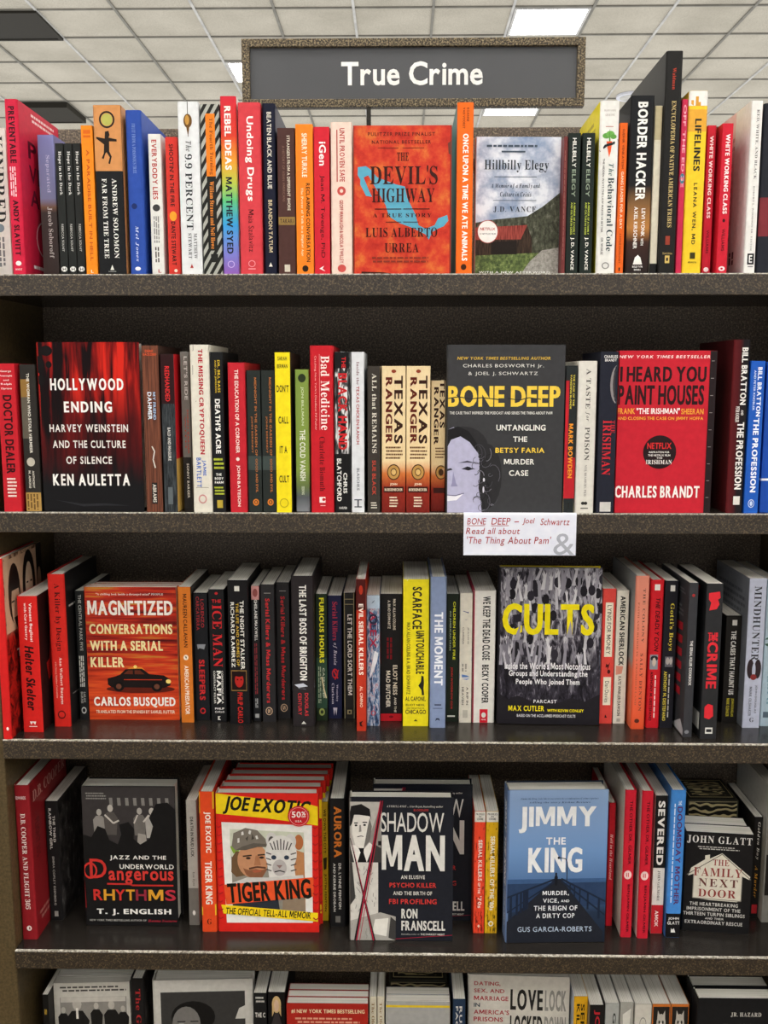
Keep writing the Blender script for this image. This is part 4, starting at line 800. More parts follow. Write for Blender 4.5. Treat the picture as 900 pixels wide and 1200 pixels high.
for a,b,yt,yb,wh in ((308,323.5,685,846,'left one of the two alike'),(325,341,680,842,'right one of the two alike')):
    S(3,a,b,yt,yb,'#2a282a',[T('Serial Killers & Mass Murderers','#c42a2e',.1,.86,.34,.66),R('#9a9690',.25,.75,.06,.064),ring('#c9a98a',.5,.92,.26,.03,.8),T('S','#c9a98a',.905,.935,.4,.6)],
      f'dark grey book with a long red title, {wh}',w=.14,key='mass')
S(3,343,369,675,851,'#2a2527',[T('THE LAST BOSS OF BRIGHTON','#e9e6e0',.06,.69,.36,.68,'D'),P('#8f93a3',[(0,.7),(.5,.69),(1,.71),(1,.74),(.6,.75),(.3,.745),(0,.76)]),P('#c5c9d6',[(.1,.72),(.5,.71),(.7,.73),(.3,.74)]),T('DOUGLAS','#c0333a',.775,.93,.56,.72),T('CENTURY','#c0333a',.775,.925,.26,.42),P('#dedbd4',[(.4,.985),(.5,.965),(.62,.985)])],
  'thick dark hardcover with tall white title and a smoky band low on the spine',hard=1,w=.16)
S(3,370.7,384,696,844.5,'#22301f',[R('#2f4a3a',0,1,.5,.9),T('FURIOUS HOURS','#e6e02a',.03,.54,.32,.74,'D'),GV('#aab59a',.57,.86,.2,.5,2),T('CASEY CEP','#c9d0b8',.58,.82,.58,.76),L('#d8c9a0',[(.5,.65),(.7,.75),(.9,.82)],.12,10),ring('#9aa65a',.5,.93,.26,.03,.5)],
  'dark green paperback with yellow capitals',w=.135)
S(3,385,401,698,842,'#1d2140',[T('Serial Killers','#b53046',.05,.36,.34,.7,'f'),T('of Russia','#cfcbd6',.38,.56,.36,.66,'I'),ring('#c2272c',.5,.63,.22,.04,.7),L('#c2272c',[(.4,.6),(.7,.67)],.1,9),L('#c2272c',[(.75,.6),(.5,.68)],.08,9),T('Wensley','#cfcbd6',.72,.86,.56,.72,'F'),T('Clarkson','#cfcbd6',.71,.88,.26,.44,'F'),P('#cfcbd6',[(.35,.91),(.65,.91),(.58,.975),(.52,.93),(.48,.93),(.42,.975)])],
  'navy book with red serif lettering and a red emblem',w=.14)
S(3,403,416.5,694.7,842,'#242422',[L('#9a8f6a',[(.1,0),(.1,1)],.05),L('#9a8f6a',[(.9,0),(.9,1)],.05),L('#9a8f6a',[(.1,.05),(.9,.05)],.05,11),L('#9a8f6a',[(.1,.09),(.9,.09)],.05,11),T('LET THE LORD SORT THEM','#e4e1da',.17,.81,.36,.74),R('#9a8f6a',.3,.7,.93,.965),R('#242422',.42,.58,.938,.957)],
  'black book with fine gold rules and white capitals, left of the thin red one',w=.14)
S(3,418,429,678.7,856.8,'#b9341f',[R('#4b1512',0,1,0,.2),E('#b9341f',.5,.07,.2,.03),T('EVIL SERIAL KILLERS','#f3e6da',.16,.625,.26,.74,'D'),T('AL CIMINO','#f0cdb8',.7,.84,.36,.66),P('#2a0f0a',[(.3,.94),(.7,.93),(.5,.95),(.65,.97),(.35,.965)])],
  'thin rust red book pulled forward, beside the blue and white picture spine',w=.14)
S(3,430,445,697.6,850.6,'bluewhite',[R('#b9cfe0',0,1,0,.1),L('#6a7b90',[(0,0),(.5,.05),(1,.1)],.05,10),L('#6a7b90',[(1,0),(.5,.05),(0,.1)],.05,10),T('ALEX','#b02a4a',.12,.4,.25,.75),ring('#2a2f4a',.5,.18,.35,.04,.6),P('#e8edf2',[(.6,.42),(.9,.44),(.8,.5),(.5,.58),(.2,.63),(.4,.52)]),ring('#c0404a',.5,.9,.18,.02,.7)],
  'blue, white and red illustrated spine between the rust red and the black-red book',w=.14)
S(3,445.6,471,696,845,'#1d1b1c',[T('MAX ALLAN COLLINS','#ddd3c6',.04,.28,.58,.7),T('A. BRAD SCHWARTZ','#ddd3c6',.05,.27,.34,.46),P('#c31f2a',[(0,.295),(1,.32),(1,.52),(0,.545)]),GV('#7a0f18',.34,.51,.3,.6,2),T('ELIOT NESS','#e8dccb',.555,.79,.58,.78),T('AND THE','#ddd3c6',.81,.93,.64,.74),T('MAD BUTCHER','#e8dccb',.6,.89,.26,.46),R('#c31f2a',0,1,.94,1),E('#7a0f18',.5,.965,.1,.01)],
  'wide black paperback with a red band across the middle, left of the yellow one',w=.14)
S(3,472,502,679,851,'#eddc22',[P('#f2efe6',[(0,0),(.2,0),(0,.05)]),T('SCARFACE','#2b2a20',.05,.335,.36,.72,'D'),T('AND THE','#6a661c',.345,.385,.5,.66),T('UNTOUCHABLE','#2b2a20',.345,.64,.5,.82,'D'),T('MAX ALLAN COLLINS & A. BRAD SCHWARTZ','#5a5718',.29,.78,.14,.28),P('#25241c',[(.72,.65),(.8,.655),(.82,.7),(.8,.74),(.83,.785),(.74,.785),(.72,.75),(.6,.72),(.7,.69)]),H('AL CAPONE,','#2b2a20',.1,.88,.795,.83),H('ELIOT NESS,','#5a5718',.12,.86,.845,.862),H('AND THE BATTLE FOR','#5a5718',.14,.84,.87,.88),H('CHICAGO','#2b2a20',.1,.9,.885,.915),P('#5a5718',[(.42,.965),(.5,.95),(.58,.965)])],
  'wide bright yellow book with a small black figure low on its spine',w=.145)
S(3,503.4,522,676,853,'#8392b3',[T('THE MOMENT','#eceef4',.23,.715,.26,.8,'D',.04),L('#3a4258',[(.3,.845),(.72,.845)],.08,9),L('#3a4258',[(.2,.868),(.8,.868)],.03,9),P('#22283a',[(.36,.955),(.4,.935),(.6,.935),(.64,.955),(.55,.945),(.45,.945)])],
  'grey-blue hardcover with big pale capitals, beside the yellow book',hard=1,w=.155)
S(3,522.5,536.5,696,845.7,'#20281f',[T('CHILDREN UNDER FIRE','#d6d629',.06,.51,.52,.72),T('AN AMERICAN CRISIS','#a9b59a',.13,.44,.24,.36),T('JOHN WOODROW COX','#b32a26',.57,.9,.34,.54),R('#dedbd0',.12,.75,.95,.962)],
  'dark green-black book with yellow and red capitals, beside the grey-blue hardcover',w=.14)
S(3,537.6,552,695,847,'#d9d2c2',[P('#333a7a',[(0,.15),(.3,.135),(.6,.145),(1,.13),(1,.19),(.5,.205),(0,.195)]),T('JEANINE','#8a8478',.26,.39,.6,.74),T('CUMMINS','#8a8478',.26,.39,.2,.36),P('#3f5fa8',[(0,.43),(1,.425),(1,.445),(0,.455)]),P('#3f5fa8',[(0,.5),(1,.49),(1,.52),(0,.525)]),GV('#9a958a',.54,.6,.2,.7,2),P('#5f86c4',[(0,.62),(.6,.63),(1,.65),(.6,.665),(0,.655)]),T('A RIP IN','#5c574e',.72,.86,.58,.74),T('HEAVEN','#5c574e',.72,.86,.22,.38),R('#b9b3a5',.3,.7,.9,.96)],
  'cream paperback with smudged blue bands',w=.14)
S(3,553,579,692.5,847,'#e0dcd4',[R('#a8203c',0,.06,0,1),T('WE KEEP THE DEAD CLOSE','#2b2a2a',.04,.52,.42,.76,'D'),T('BECKY COOPER','#2b2a2a',.555,.85,.42,.72,'D'),R('#cc2130',.34,.7,.895,1),E('#e0dcd4',.52,.94,.1,.02),H('GRAND','#e9c9c9',.42,.62,.97,.98)],
  'white hardcover with narrow black title and a crimson hinge, left of the face-out crowd cover',hard=1,w=.155,bc='#b02240')
CU=[]
rc=random.Random(11)
for i in range(110):
    u=rc.uniform(.0,.97); s=rc.uniform(.0,.92)
    if .2<s<.47 and i%3: s=rc.uniform(.47,.58)
    if s>.58: s=rc.uniform(.0,.2)
    q=rc.choice(['#bdb9c0','#a09ca6','#d3d0d4','#7d7983','#8f8b95']); hh=rc.uniform(.06,.14); wd=rc.uniform(.012,.02); lx=rc.uniform(-.04,.04)
    CU.append(P(q,[(u-wd,s+hh),(u+lx-wd*.6,s),(u+lx-wd*1.5,s-.03),(u+lx-wd*.7,s-.022),(u+lx-wd*.2,s-.042),(u+lx+wd*.3,s-.02),(u+lx+wd*1.1,s-.034),(u+lx+wd*.7,s),(u+wd,s+hh)]))
    if i%3==0: CU.append(E(rc.choice(['#1a171d','#26222a','#2e2a33']),u+.05,s+hh*.7,.035,.034,12))
CU2=[('Q','#3a3640',[q for d in CU[:0] for q in d])]
CULT=CU+[P('#1f1c21',[(0,.80),(.1,.84),(.2,.815),(.33,.85),(.45,.83),(.6,.86),(.72,.825),(.85,.85),(1,.80),(1,1),(0,1)]),
  H('CULTS','#f0dd10',.04,.93,.225,.425,'D',.0),P('#26222a',[(.14,.30),(.22,.29),(.22,.34),(.15,.35)]),P('#9a96a0',[(.66,.44),(.69,.36),(.7,.33),(.71,.37),(.72,.44)]),P('#9a96a0',[(.15,.46),(.2,.38),(.21,.35),(.22,.38),(.2,.46)]),
  H("Inside the World's Most Notorious",'#eceaec',.07,.9,.6,.645),H('Groups and Understanding the','#eceaec',.11,.875,.652,.70),H('People Who Joined Them','#eceaec',.18,.8,.707,.752),H('PARCAST','#e6e4e6',.355,.58,.84,.862,'B',.06),H('MAX CUTLER','#f0dd10',.11,.46,.88,.915,'B',.06),H('WITH KEVIN CONLEY','#f0dd10',.49,.845,.9,.918),H('BASED ON THE ACCLAIMED PODCAST CULTS','#d8d6da',.195,.765,.935,.953)]
F(3,582.5,702,668,850,.022,'crowd',CULT,'face-out cover with a crowd of raised grey arms and one huge yellow word',yaw=-1.5,tilt=2.5,hard=1,bc='#e0cf1c',sc='#232026')
S(3,702,717,690,848,'#d8473f',[R('#e9dfc9',.22,.82,.1,.5),T('LYING FOR MONEY','#3a2a26',.12,.48,.36,.68,'S'),P('#4a1714',[(.4,.55),(.55,.56),(.7,.54),(.6,.575),(.52,.6),(.5,.575),(.36,.58)]),E('#4a1714',.62,.61,.12,.016),R('#e9dfc9',.22,.82,.65,.86),T('Dan Davies','#3a2a26',.68,.84,.36,.66,'S'),P('#2a0f0d',[(.45,.93),(.6,.955),(.4,.955)])],
  'coral red paperback with two cream title panels',w=.14)
S(3,718,732,692,848,'#ded7c8',[T('AMERICAN SHERLOCK','#2e2b28',.04,.56,.3,.72,'D'),P('#d9907a',[(.1,.56),(.7,.565),(.6,.62),(.1,.63)]),T('KATE WINKLER DAWSON','#4a4640',.64,.94,.32,.58),R('#b9b3a6',.3,.6,.96,.985)],
  'cream paperback with narrow black capitals, right of the coral red one',w=.14)
S(3,739,755,675,854.5,'coral_fade',[T('THE COLONY','#6a4a40',.08,.43,.55,.72,'f',.1),T('SALLY DENTON','#6a3a30',.5,.88,.5,.7,'f',.1),T('FAITH AND BLOOD IN A PROMISED LAND','#a85a40',.17,.84,.2,.32,'f'),E('#5a2a20',.42,.945,.18,.014)],
  'coral hardcover with a grey-to-orange back cover, left of the bright red spine',hard=1,w=.158,bc='grey_coral')
S(3,756.5,772,679.5,853,'#cf1f2a',[R('#ece4de',.28,.68,.03,.07),T('THE DEADLY DON','#2e0b0e',.12,.48,.4,.72,'B',.02,.2),R('#8d8f98',.12,.72,.5,.6),E('#2a2a2e',.44,.525,.28,.018),E('#c9b7a6',.44,.55,.14,.03),T('ANTHONY M. DESTEFANO','#2e0b0e',.615,.95,.2,.4),GV('#f0d8d4',.64,.93,.54,.7,1)],
  'bright red hardcover with a small grey portrait on its spine',hard=1,w=.155)
S(3,772.8,788,680.7,853,'#201f26',[R('#dedbd4',.4,.75,.03,.07),T("Gotti's Boys",'#e2cf4a',.15,.47,.38,.76,'F'),R('#6c6a72',.2,.8,.51,.58),E('#b9b3ae',.4,.54,.14,.025),E('#b9b3ae',.65,.54,.12,.025),T('ANTHONY M. DESTEFANO','#e2cf4a',.61,.95,.16,.4),GV('#c9c6c0',.63,.93,.54,.68,1)],
  'black book with a yellow serif title above two small grey heads',w=.145)
S(3,800,810.5,683,864,'#36363a',[T('THE SERIAL KILLER COOKBOOK','#e6e4e0',.37,.66,.36,.66),E('#a02a2a',.5,.08,.16,.01),E('#7d7d82',.4,.965,.25,.012)],
  'charcoal book whose back cover shows slanted red bars, near the shelf edge',hard=0,w=.15,bc='#37373b',bk=[P('#a8232e',[(.3+.0*i,.30+.085*i),(.85,.28+.085*i),(.85,.33+.085*i),(.3,.35+.085*i)]) for i in range(6)]+[G('#6a6a6e',.3,.85,.17,.25,3),G('#6a6a6e',.5,.9,.06,.1,2),P('#b9b9bc',[(.6,.99),(.9,.9),(1,.95),(1,.99)])])
S(3,820,839,684,866,'#29292b',[P('#d12a34',[(.15,.06),(.8,.05),(.85,.09),(.7,.1),(.8,.13),(.65,.16),(.2,.17),(.3,.12),(.15,.1)]),T('THE','#cf2a35',.32,.365,.25,.8),H('THE','#cf2a35',.2,.8,.31,.355),T('CRIME','#cf2a35',.37,.67,.2,.84,'D'),P('#d12a34',[(.2,.79),(.4,.77),(.7,.78),(.75,.85),(.5,.87),(.2,.86)]),R('#d8d5d0',.3,.75,.925,.965),R('#29292b',.36,.69,.935,.955)],
  'black book with a big red word and red ink splats, second from the charcoal one',w=.15,bc='#1c1c1e',bk=[P('#9a1f28',[(.2,.05),(.8,.04),(.7,.2),(.5,.3),(.6,.4),(.3,.5),(.4,.3)]),P('#9a1f28',[(.3,.55),(.6,.52),(.5,.7),(.3,.75)]),R('#cfccc6',.6,.95,.84,.95)])
S(3,845,864,721.5,847,'#1f1c1a',[R('#dedbd4',.4,.7,.04,.09),T('THE CASES THAT HAUNT US','#e9e6df',.14,.735,.36,.68,'D'),T('JOHN DOUGLAS','#d8c83a',.77,.94,.54,.74),T('MARK OLSHAKER','#d8c83a',.77,.94,.26,.46)],
  'short black paperback with white title and yellow names, left of the lilac-grey one',w=.1)
S(3,869.5,889.5,678,853,'#bfc3d6',[T('MINDHUNTER','#36363c',.05,.545,.3,.72,'f'),E('#34282c',.3,.6,.2,.065),E('#34282c',.72,.6,.2,.065),E('#bfc3d6',.5,.61,.1,.05),E('#8a3434',.5,.655,.18,.02),T('JOHN DOUGLAS','#5a5d6a',.71,.9,.62,.76),T('MARK OLSHAKER','#5a5d6a',.72,.92,.3,.46),H('G','#3a3d4a',.4,.65,.93,.96,'F')],
  'lilac-grey paperback with tall dark title and a dark winged shape',w=.15,bc='#8f929b',bk=[G('#6a6d76',.1,.9,.1,.8,16)])
S(3,890.2,905,679,851,'#b5cbd8',[T('Jaycee Dugard','#7ba0b4',.2,.85,.35,.7,'f'),E('#4a6a5a',.3,.42,.3,.03),R('#5a6a78',.2,.7,.9,.94)],'pale blue book at the right edge of the third shelf',w=.145)

# ================================================================== FOURTH SHELF
S(4,26,44,920.5,1101,'#8e1d24',[H('EDWARDS','#e6d5cf',.1,.75,.07,.09),T('D.B. COOPER AND FLIGHT 305','#e9dcd6',.18,.80,.34,.66,'f'),E('#e9dcd6',.5,.925,.16,.017),E('#8e1d24',.53,.925,.05,.009)],
  'dark red hardcover with its red front cover showing, far left of the fourth shelf',hard=1,w=.16,fc='#8a1c22',lean=-0.2,fr=[H('D.B. COOPER','#c98f86',.08,.95,.06,.13,'f'),T('FLIGHT 305','#6a1218',.25,.5,.1,.2),G('#b06a62',.1,.9,.85,.93,2)])
S(4,59.5,74,939,1078.6,'#1c1b1c',[T('THE THIRD','#dad7d0',.12,.34,.56,.74),T('RAINBOW GIRL','#dad7d0',.06,.4,.26,.46),T('EMMA COPLEY EISENBERG','#a9a69f',.46,.87,.38,.54),R('#a9a69f',.35,.65,.92,.965)],
  'black paperback with white capitals, between the dark red hardcover and the face-out jazz cover',w=.14,fc='photo_dark')
DR=[R('#3a3636',.0,1,0,.47),G('#8d8a86',.05,.27,.045,.1,3)]
for i in range(8): DR.append(P('#7f7b77',[(.30+.085*i,.08),(.335+.085*i,.08),(.34+.085*i,.135),(.305+.085*i,.135)]))
def fig(u,s,sc,c,hd): return [P(c,[(u-.05*sc,s+.17*sc),(u-.06*sc,s+.06*sc),(u-.03*sc,s+.035*sc),(u+.03*sc,s+.035*sc),(u+.065*sc,s+.07*sc),(u+.05*sc,s+.17*sc)]),E(hd,u,s+.012*sc,.025*sc,.022*sc,12)]
DR+=fig(.19,.17,1.1,'#8f8a85','#aaa49d')+fig(.31,.14,1.2,'#55504d','#b9b3ab')+fig(.62,.16,1.1,'#6d6864','#a9a39c')+fig(.75,.16,1.2,'#a9a49e','#b9b3ab')
DR+=[L('#c5bfb6',[(.25,.2),(.34,.26),(.4,.24)],.018,1.5),L('#c5bfb6',[(.6,.2),(.56,.26)],.014,1.5),L('#c5bfb6',[(.72,.2),(.66,.25)],.018,1.5),P('#9c968f',[(.6,.33),(.68,.34),(.7,.44),(.58,.44)]),
  P('#161516',[(0,.34),(.1,.36),(.17,.28),(.25,.3),(.29,.38),(.38,.41),(.42,.34),(.40,.27),(.5,.25),(.56,.3),(.55,.37),(.62,.41),(.72,.37),(.76,.28),(.72,.22),(.8,.12),(.92,.11),(1,.16),(1,.5),(0,.5)]),
  H('JAZZ AND THE','#e6e3dd',.29,.89,.49,.527,'B',.06),H('UNDERWORLD','#e6e3dd',.39,.97,.553,.587,'B',.06),
  ring('#c8342e',.075,.6,.075,.06,.76),H('D','#c8342e',.07,.25,.515,.655,'S'),H('angerous','#cf3a33',.27,.965,.60,.70,'B'),L('#b52f2a',[(.25,.695),(.5,.697),(.52,.705),(.96,.705)],.018,1.5),L('#8f1f22',[(0,.65),(0.015,.87)],.012,1.5),
  H('R','#c8342e',.1,.2,.735,.815),H('H','#d89a2e',.21,.33,.735,.815),H('Y','#c8342e',.335,.44,.735,.815),H('T','#d89a2e',.45,.545,.735,.815),H('H','#8f2a3a',.555,.67,.735,.815),H('M','#d89a2e',.69,.85,.735,.815),H('S','#b53040',.87,.985,.735,.815),
  H('T. J. ENGLISH','#e9e6e0',.13,.93,.875,.925,'D',.05),H('NEW YORK TIMES BESTSELLING AUTHOR OF','#a9a6a0',.05,.66,.952,.966),H('Havana Nocturne','#b53040',.68,.99,.952,.97,'I')]
F(4,100.5,209,923.5,1085,.036,'#171617',DR,'face-out black hardcover with a grey jazz band photo and red neon script',hard=1,tilt=1,bc='#171617',sc='#141314',spine=[T('Dangerous Rhythms','#b53040',.3,.7)])
S(4,222,234,938,1084,'#a9a59d',[R('#6e6a64',0,1,.7,1),T('DEATH IN MUD LICK','#2a2827',.13,.45,.36,.66),T('Eric Eyre','#3f3c3a',.57,.68,.42,.66,'f'),P('#3a3835',[(0,.75),(1,.72),(1,.82),(0,.85)]),E('#d8d4cc',.5,.9,.14,.02)],
  'grey paperback left of the orange hardcover spine',w=.14)
S(4,237,254.5,928,1092,'#df4a22',[R('#e8b82a',0,.08,0,.15),R('#e8b82a',.9,1,0,.12),R('#e8b82a',0,.1,.82,.88),R('#e8b82a',.9,1,.8,.88),T('JOE EXOTIC','#f2e6da',.14,.43,.3,.76,'D'),T('TIGER KING','#f2e6da',.49,.80,.3,.76,'D'),H('G','#3b120a',.36,.66,.905,.945,'F')],
  'orange-red hardcover spine immediately left of the face-out man-with-cub cover',hard=1,w=.158,fc='#cf3120')
TK=[P('#f0cf1d',[(0,.0),(.92,.075),(1,.09),(1,.225),(.5,.175),(0,.145)]),H('JOE EXOTIC','#1d1a14',.08,.93,.035,.165,'D',0,.25,-.06),
  P('#e9e6e0',[(.06,.205),(.94,.225),(.94,.93),(.09,.935)]),P('#8f8a80',[(.14,.255),(.86,.275),(.87,.85),(.16,.86)]),P('#c9ccb8',[(.14,.255),(.86,.275),(.86,.46),(.6,.5),(.14,.45)]),P('#7fa03a',[(.14,.38),(.2,.36),(.23,.41),(.17,.43)]),
]
def mapd(ds, f): return [(d[0], d[1], [f(*p) for p in d[2]]) if d[0] == 'P' else (d[0], d[1], [[f(*p) for p in q] for q in d[2]]) for d in ds]
TK+=mapd([
  P('#6b5138',[(.16,.49),(.2,.44),(.34,.44),(.34,.62),(.2,.64),(.15,.6)]),E('#c08a66',.37,.51,.155,.135,28),P('#8a5a40',[(.27,.57),(.3,.62),(.36,.655),(.46,.645),(.52,.57),(.45,.585),(.4,.575),(.33,.585)]),P('#a8593f',[(.36,.588),(.46,.58),(.45,.6),(.38,.605)]),L('#5b3a2a',[(.33,.575),(.41,.56),(.5,.567)],.02,1.4),
  P('#a8714f',[(.4,.47),(.43,.47),(.45,.545),(.38,.55)]),L('#3a2a20',[(.27,.478),(.36,.47)],.016,1.4),L('#3a2a20',[(.42,.468),(.5,.462)],.016,1.4),E('#2e221b',.325,.492,.025,.009),E('#2e221b',.46,.486,.025,.009),
  P('#7a7268',[(.16,.40),(.18,.3),(.3,.258),(.42,.275),(.5,.34),(.54,.40),(.47,.385),(.36,.39),(.26,.42),(.2,.435)]),P('#5f584f',[(.2,.43),(.27,.4),(.38,.375),(.5,.38),(.545,.405),(.42,.405),(.3,.43)]),
  P('#d8d5cf',[(.26,.29),(.28,.285),(.285,.31),(.26,.315)]),P('#d8d5cf',[(.34,.275),(.36,.28),(.35,.31),(.33,.3)]),P('#d8d5cf',[(.40,.32),(.42,.315),(.43,.34),(.41,.345)]),P('#d8d5cf',[(.22,.34),(.24,.335),(.24,.37),(.22,.375)]),P('#4a443c',[(.30,.34),(.33,.32),(.32,.36)]),P('#4a443c',[(.37,.3),(.39,.34),(.36,.35)]),
], lambda u, s: (u*.97, .245 + (s-.258)*.93))
TK+=[
  P('#b98054',[(.78,.4),(.86,.42),(.87,.85),(.66,.86),(.7,.6)]),E('#b06a3f',.81,.345,.045,.055),
  E('#cfccc8',.545,.33,.055,.055),E('#55504e',.545,.335,.03,.032),E('#cfccc8',.73,.34,.055,.055),E('#d8d5d0',.635,.43,.155,.135,28),P('#d8d5d0',[(.5,.5),(.76,.5),(.78,.62),(.52,.62)]),E('#b5afad',.62,.53,.07,.06),P('#8a6f6c',[(.59,.51),(.65,.51),(.62,.535)]),L('#3c3836',[(.57,.56),(.62,.55),(.67,.56)],.012,1.4),E('#2f3a4a',.565,.455,.025,.016),E('#2f3a4a',.69,.455,.025,.016)]
for i in range(7):
    a=.53+.035*i; TK.append(L('#4a4645',[(a,.32+.01*abs(3-i)),(a+.01*(i-3)*-1,.40)],.011,1.4))
for s in (.42,.46,.5,.54):
    TK.append(L('#4a4645',[(.49,s),(.54,s+.012)],.011,1.4)); TK.append(L('#4a4645',[(.73,s+.012),(.785,s)],.011,1.4))
TK+=[P('#c9c6c2',[(.12,.65),(.3,.6),(.5,.6),(.85,.58),(.86,.63),(.4,.66),(.12,.69)]),P('#2c3038',[(.15,.78),(.6,.74),(.62,.86),(.16,.86)]),P('#8d7a66',[(.65,.74),(.86,.72),(.87,.85),(.64,.86)]),
  P('#e2542a',[(.07,.655),(.95,.595),(.95,.735),(.09,.80)]),H('TIGER KING','#1d1a14',.105,.925,.625,.77,'D',.0,.0,.07),
  P('#f0cf1d',[(.04,.80),(.99,.855),(.99,.92),(.06,.865)]),H('THE OFFICIAL TELL-ALL MEMOIR','#1d1a14',.085,.92,.835,.885,'B',.02,.15,-.052)]
for i in range(12):
    s=.23+.06*i; TK.append(L('#b01f20',[(0,s),(.03,s+.012),(.06,s)],.012,1.4)); TK.append(L('#b01f20',[(.945,s),(.97,s+.015),(1,s)],.012,1.4))
F(4,255.5,374,930,1092,.023,'#d8271f',TK,'face-out red and yellow hardcover with a capped man and white tiger cub, foremost copy',hard=1,dx=.004,bc='#c92419',sc='#c92419',
  more=('copy right behind the foremost man-with-cub cover, page tops and red edge visible','third man-with-cub copy from the front','fourth man-with-cub copy from the front, dark at the top','rearmost man-with-cub copy, deepest in the stack'))
S(4,378,385.3,939.7,1079,'#c9a21e',[T('WE OWN THIS CITY','#2b250d',.06,.43,.3,.7),P('#2b250d',[(.2,.47),(.8,.46),(.7,.56),(.3,.57)]),T('JUSTIN FENTON','#2b250d',.6,.92,.3,.7)],
  'mustard yellow sliver of a book between the man-with-cub stack and the black spine',w=.14)
S(4,386.5,405.5,936,1086,'#1b1a1b',[T('AURORA','#d0762a',.06,.455,.3,.76,'D'),T('DR. LYNNE FENTON','#d5d1ca',.5,.86,.56,.72),T('AND KERRIE DROBAN','#d5d1ca',.5,.88,.24,.38),R('#77746e',.36,.66,.915,.965)],
  'black hardcover with a large orange word, left of the face-out illustrated man',hard=1,w=.155)
SM=[P('#b9b5ae',[(0,.03),(.32,.03),(.3,.45),(0,.45)]),P('#8d8983',[(.3,.06),(.31,.42),(.29,.45),(.18,.3)]),
  P('#ded9d1',[(.03,.14),(.06,.11),(.2,.12),(.22,.2),(.2,.3),(.13,.36),(.06,.33),(.03,.25)]),P('#1c1b1c',[(0,.1),(.02,.06),(.12,.045),(.2,.08),(.215,.16),(.2,.13),(.1,.12),(.05,.12),(.03,.18),(.0,.2)]),P('#6f6b67',[(.2,.14),(.22,.2),(.2,.3),(.14,.355),(.16,.28),(.18,.2)]),
  R('#1c1b1c',.05,.085,.172,.180),R('#1c1b1c',.13,.175,.168,.176),E('#1c1b1c',.068,.193,.014,.007),E('#1c1b1c',.15,.19,.014,.007),P('#8d8983',[(.1,.19),(.115,.19),(.12,.235),(.095,.24)]),L('#1c1b1c',[(.08,.272),(.115,.266),(.14,.27)],.008,1.45),
  P('#e6e2db',[(.02,.33),(.06,.33),(.13,.37),(.2,.31),(.24,.34),(.2,.45),(.0,.45)]),P('#3a3837',[(.0,.33),(.05,.45),(0,.45)]),P('#3a3837',[(.24,.32),(.33,.36),(.33,.45),(.17,.45)]),P('#161516',[(.09,.35),(.145,.35),(.14,.38),(.17,.45),(.08,.45),(.11,.38)]),
  R('#cdc9c2',0,.28,.45,1),R('#161516',.28,.32,.3,.33),P('#a5a19a',[(.0,.86),(.3,.8),(.45,.83),(.45,1),(0,1)]),P('#dedad2',[(.25,.85),(.38,.84),(.36,.97),(.22,.95)]),P('#3c3a39',[(.4,.83),(.45,.86),(.45,1),(.38,.98)]),P('#3c3a39',[(.0,.45),(.03,.45),(.06,.7),(0,.75)])]
rs=random.Random(3)
for i in range(40): a,b=rs.uniform(.01,.26),rs.uniform(.47,.98); SM.append(L('#8d8a85',[(a,b),(a+rs.uniform(-.03,.03),b+rs.uniform(.01,.04))],.006,1.45))
SM+=[L('#161516',[(.0,.28),(.24,1)],.03,1.45),L('#161516',[(.32,.02),(.06,1)],.03,1.45),L('#a8233c',[(-.0,.24),(.235,1)],.012,1.45),L('#a8233c',[(.305,.02),(.07,1)],.012,1.45),L('#a8233c',[(.325,.02),(.1,1)],.006,1.45)]
SM+=[H('A THRILL RIDE ... Lisa Regan, bestselling author','#d0cdc6',.36,.90,.05,.068,'I'),H('BLOODLESS','#b53a3a',.62,.76,.075,.09),
  H('SHADOW','#d5d2cc',.305,.91,.10,.235,'S',-.01),H('MAN','#d8d5cf',.315,.92,.255,.505,'D',-.01),H('AN ELUSIVE','#d0cdc6',.5,.73,.535,.562,'B',.06),H('PSYCHO KILLER','#c23a36',.39,.84,.588,.622,'B',.04),H('AND THE BIRTH OF','#d0cdc6',.425,.80,.648,.675,'B',.04),H('FBI PROFILING','#c23a36',.385,.845,.702,.738,'B',.05),
  H('RON','#d5d2cc',.505,.66,.77,.84,'D'),H('FRANSCELL','#d5d2cc',.505,.93,.855,.925,'D'),H('Bestselling author of','#a9a6a0',.505,.68,.946,.958),H('THE DARKEST NIGHT','#d0cdc6',.69,.925,.944,.958),L('#a8233c',[(.45,.985),(1,.955)],.005,1.45)]
F(4,409.5,530,936.5,1102.5,.026,'#1e2028',SM,'face-out black hardcover with an illustrated man in a tie, foremost copy',hard=1,tilt=1,bc='#1a1b20',sc='#5a5754')
F(4,437,552,921,1078.5,.026,'#1e2028',SM,'second copy of the illustrated-man cover, half hidden behind the first and shifted right',hard=1,tilt=1,bc='#1a1b20',sc='#24252b')
S(4,552.5,567,951,1093.6,'inkedge',[R('#dcd8ce',0,1,0,.085),H('PROFILES','#3a3835',.12,.88,.014,.03),H('IN','#3a3835',.4,.6,.035,.048),H('CRIME','#3a3835',.22,.78,.053,.07),T('SERIAL KILLERS','#f3e6da',.23,.565,.38,.74),T("OF THE",'#f3e6da',.58,.67,.38,.6),T("'70s",'#f3e6da',.69,.79,.38,.74),P('#f0cdb8',[(.5,.925),(.62,.94),(.5,.955),(.38,.94)])],
  'orange-red paperback with a white label band, left of its mustard companion',w=.14)
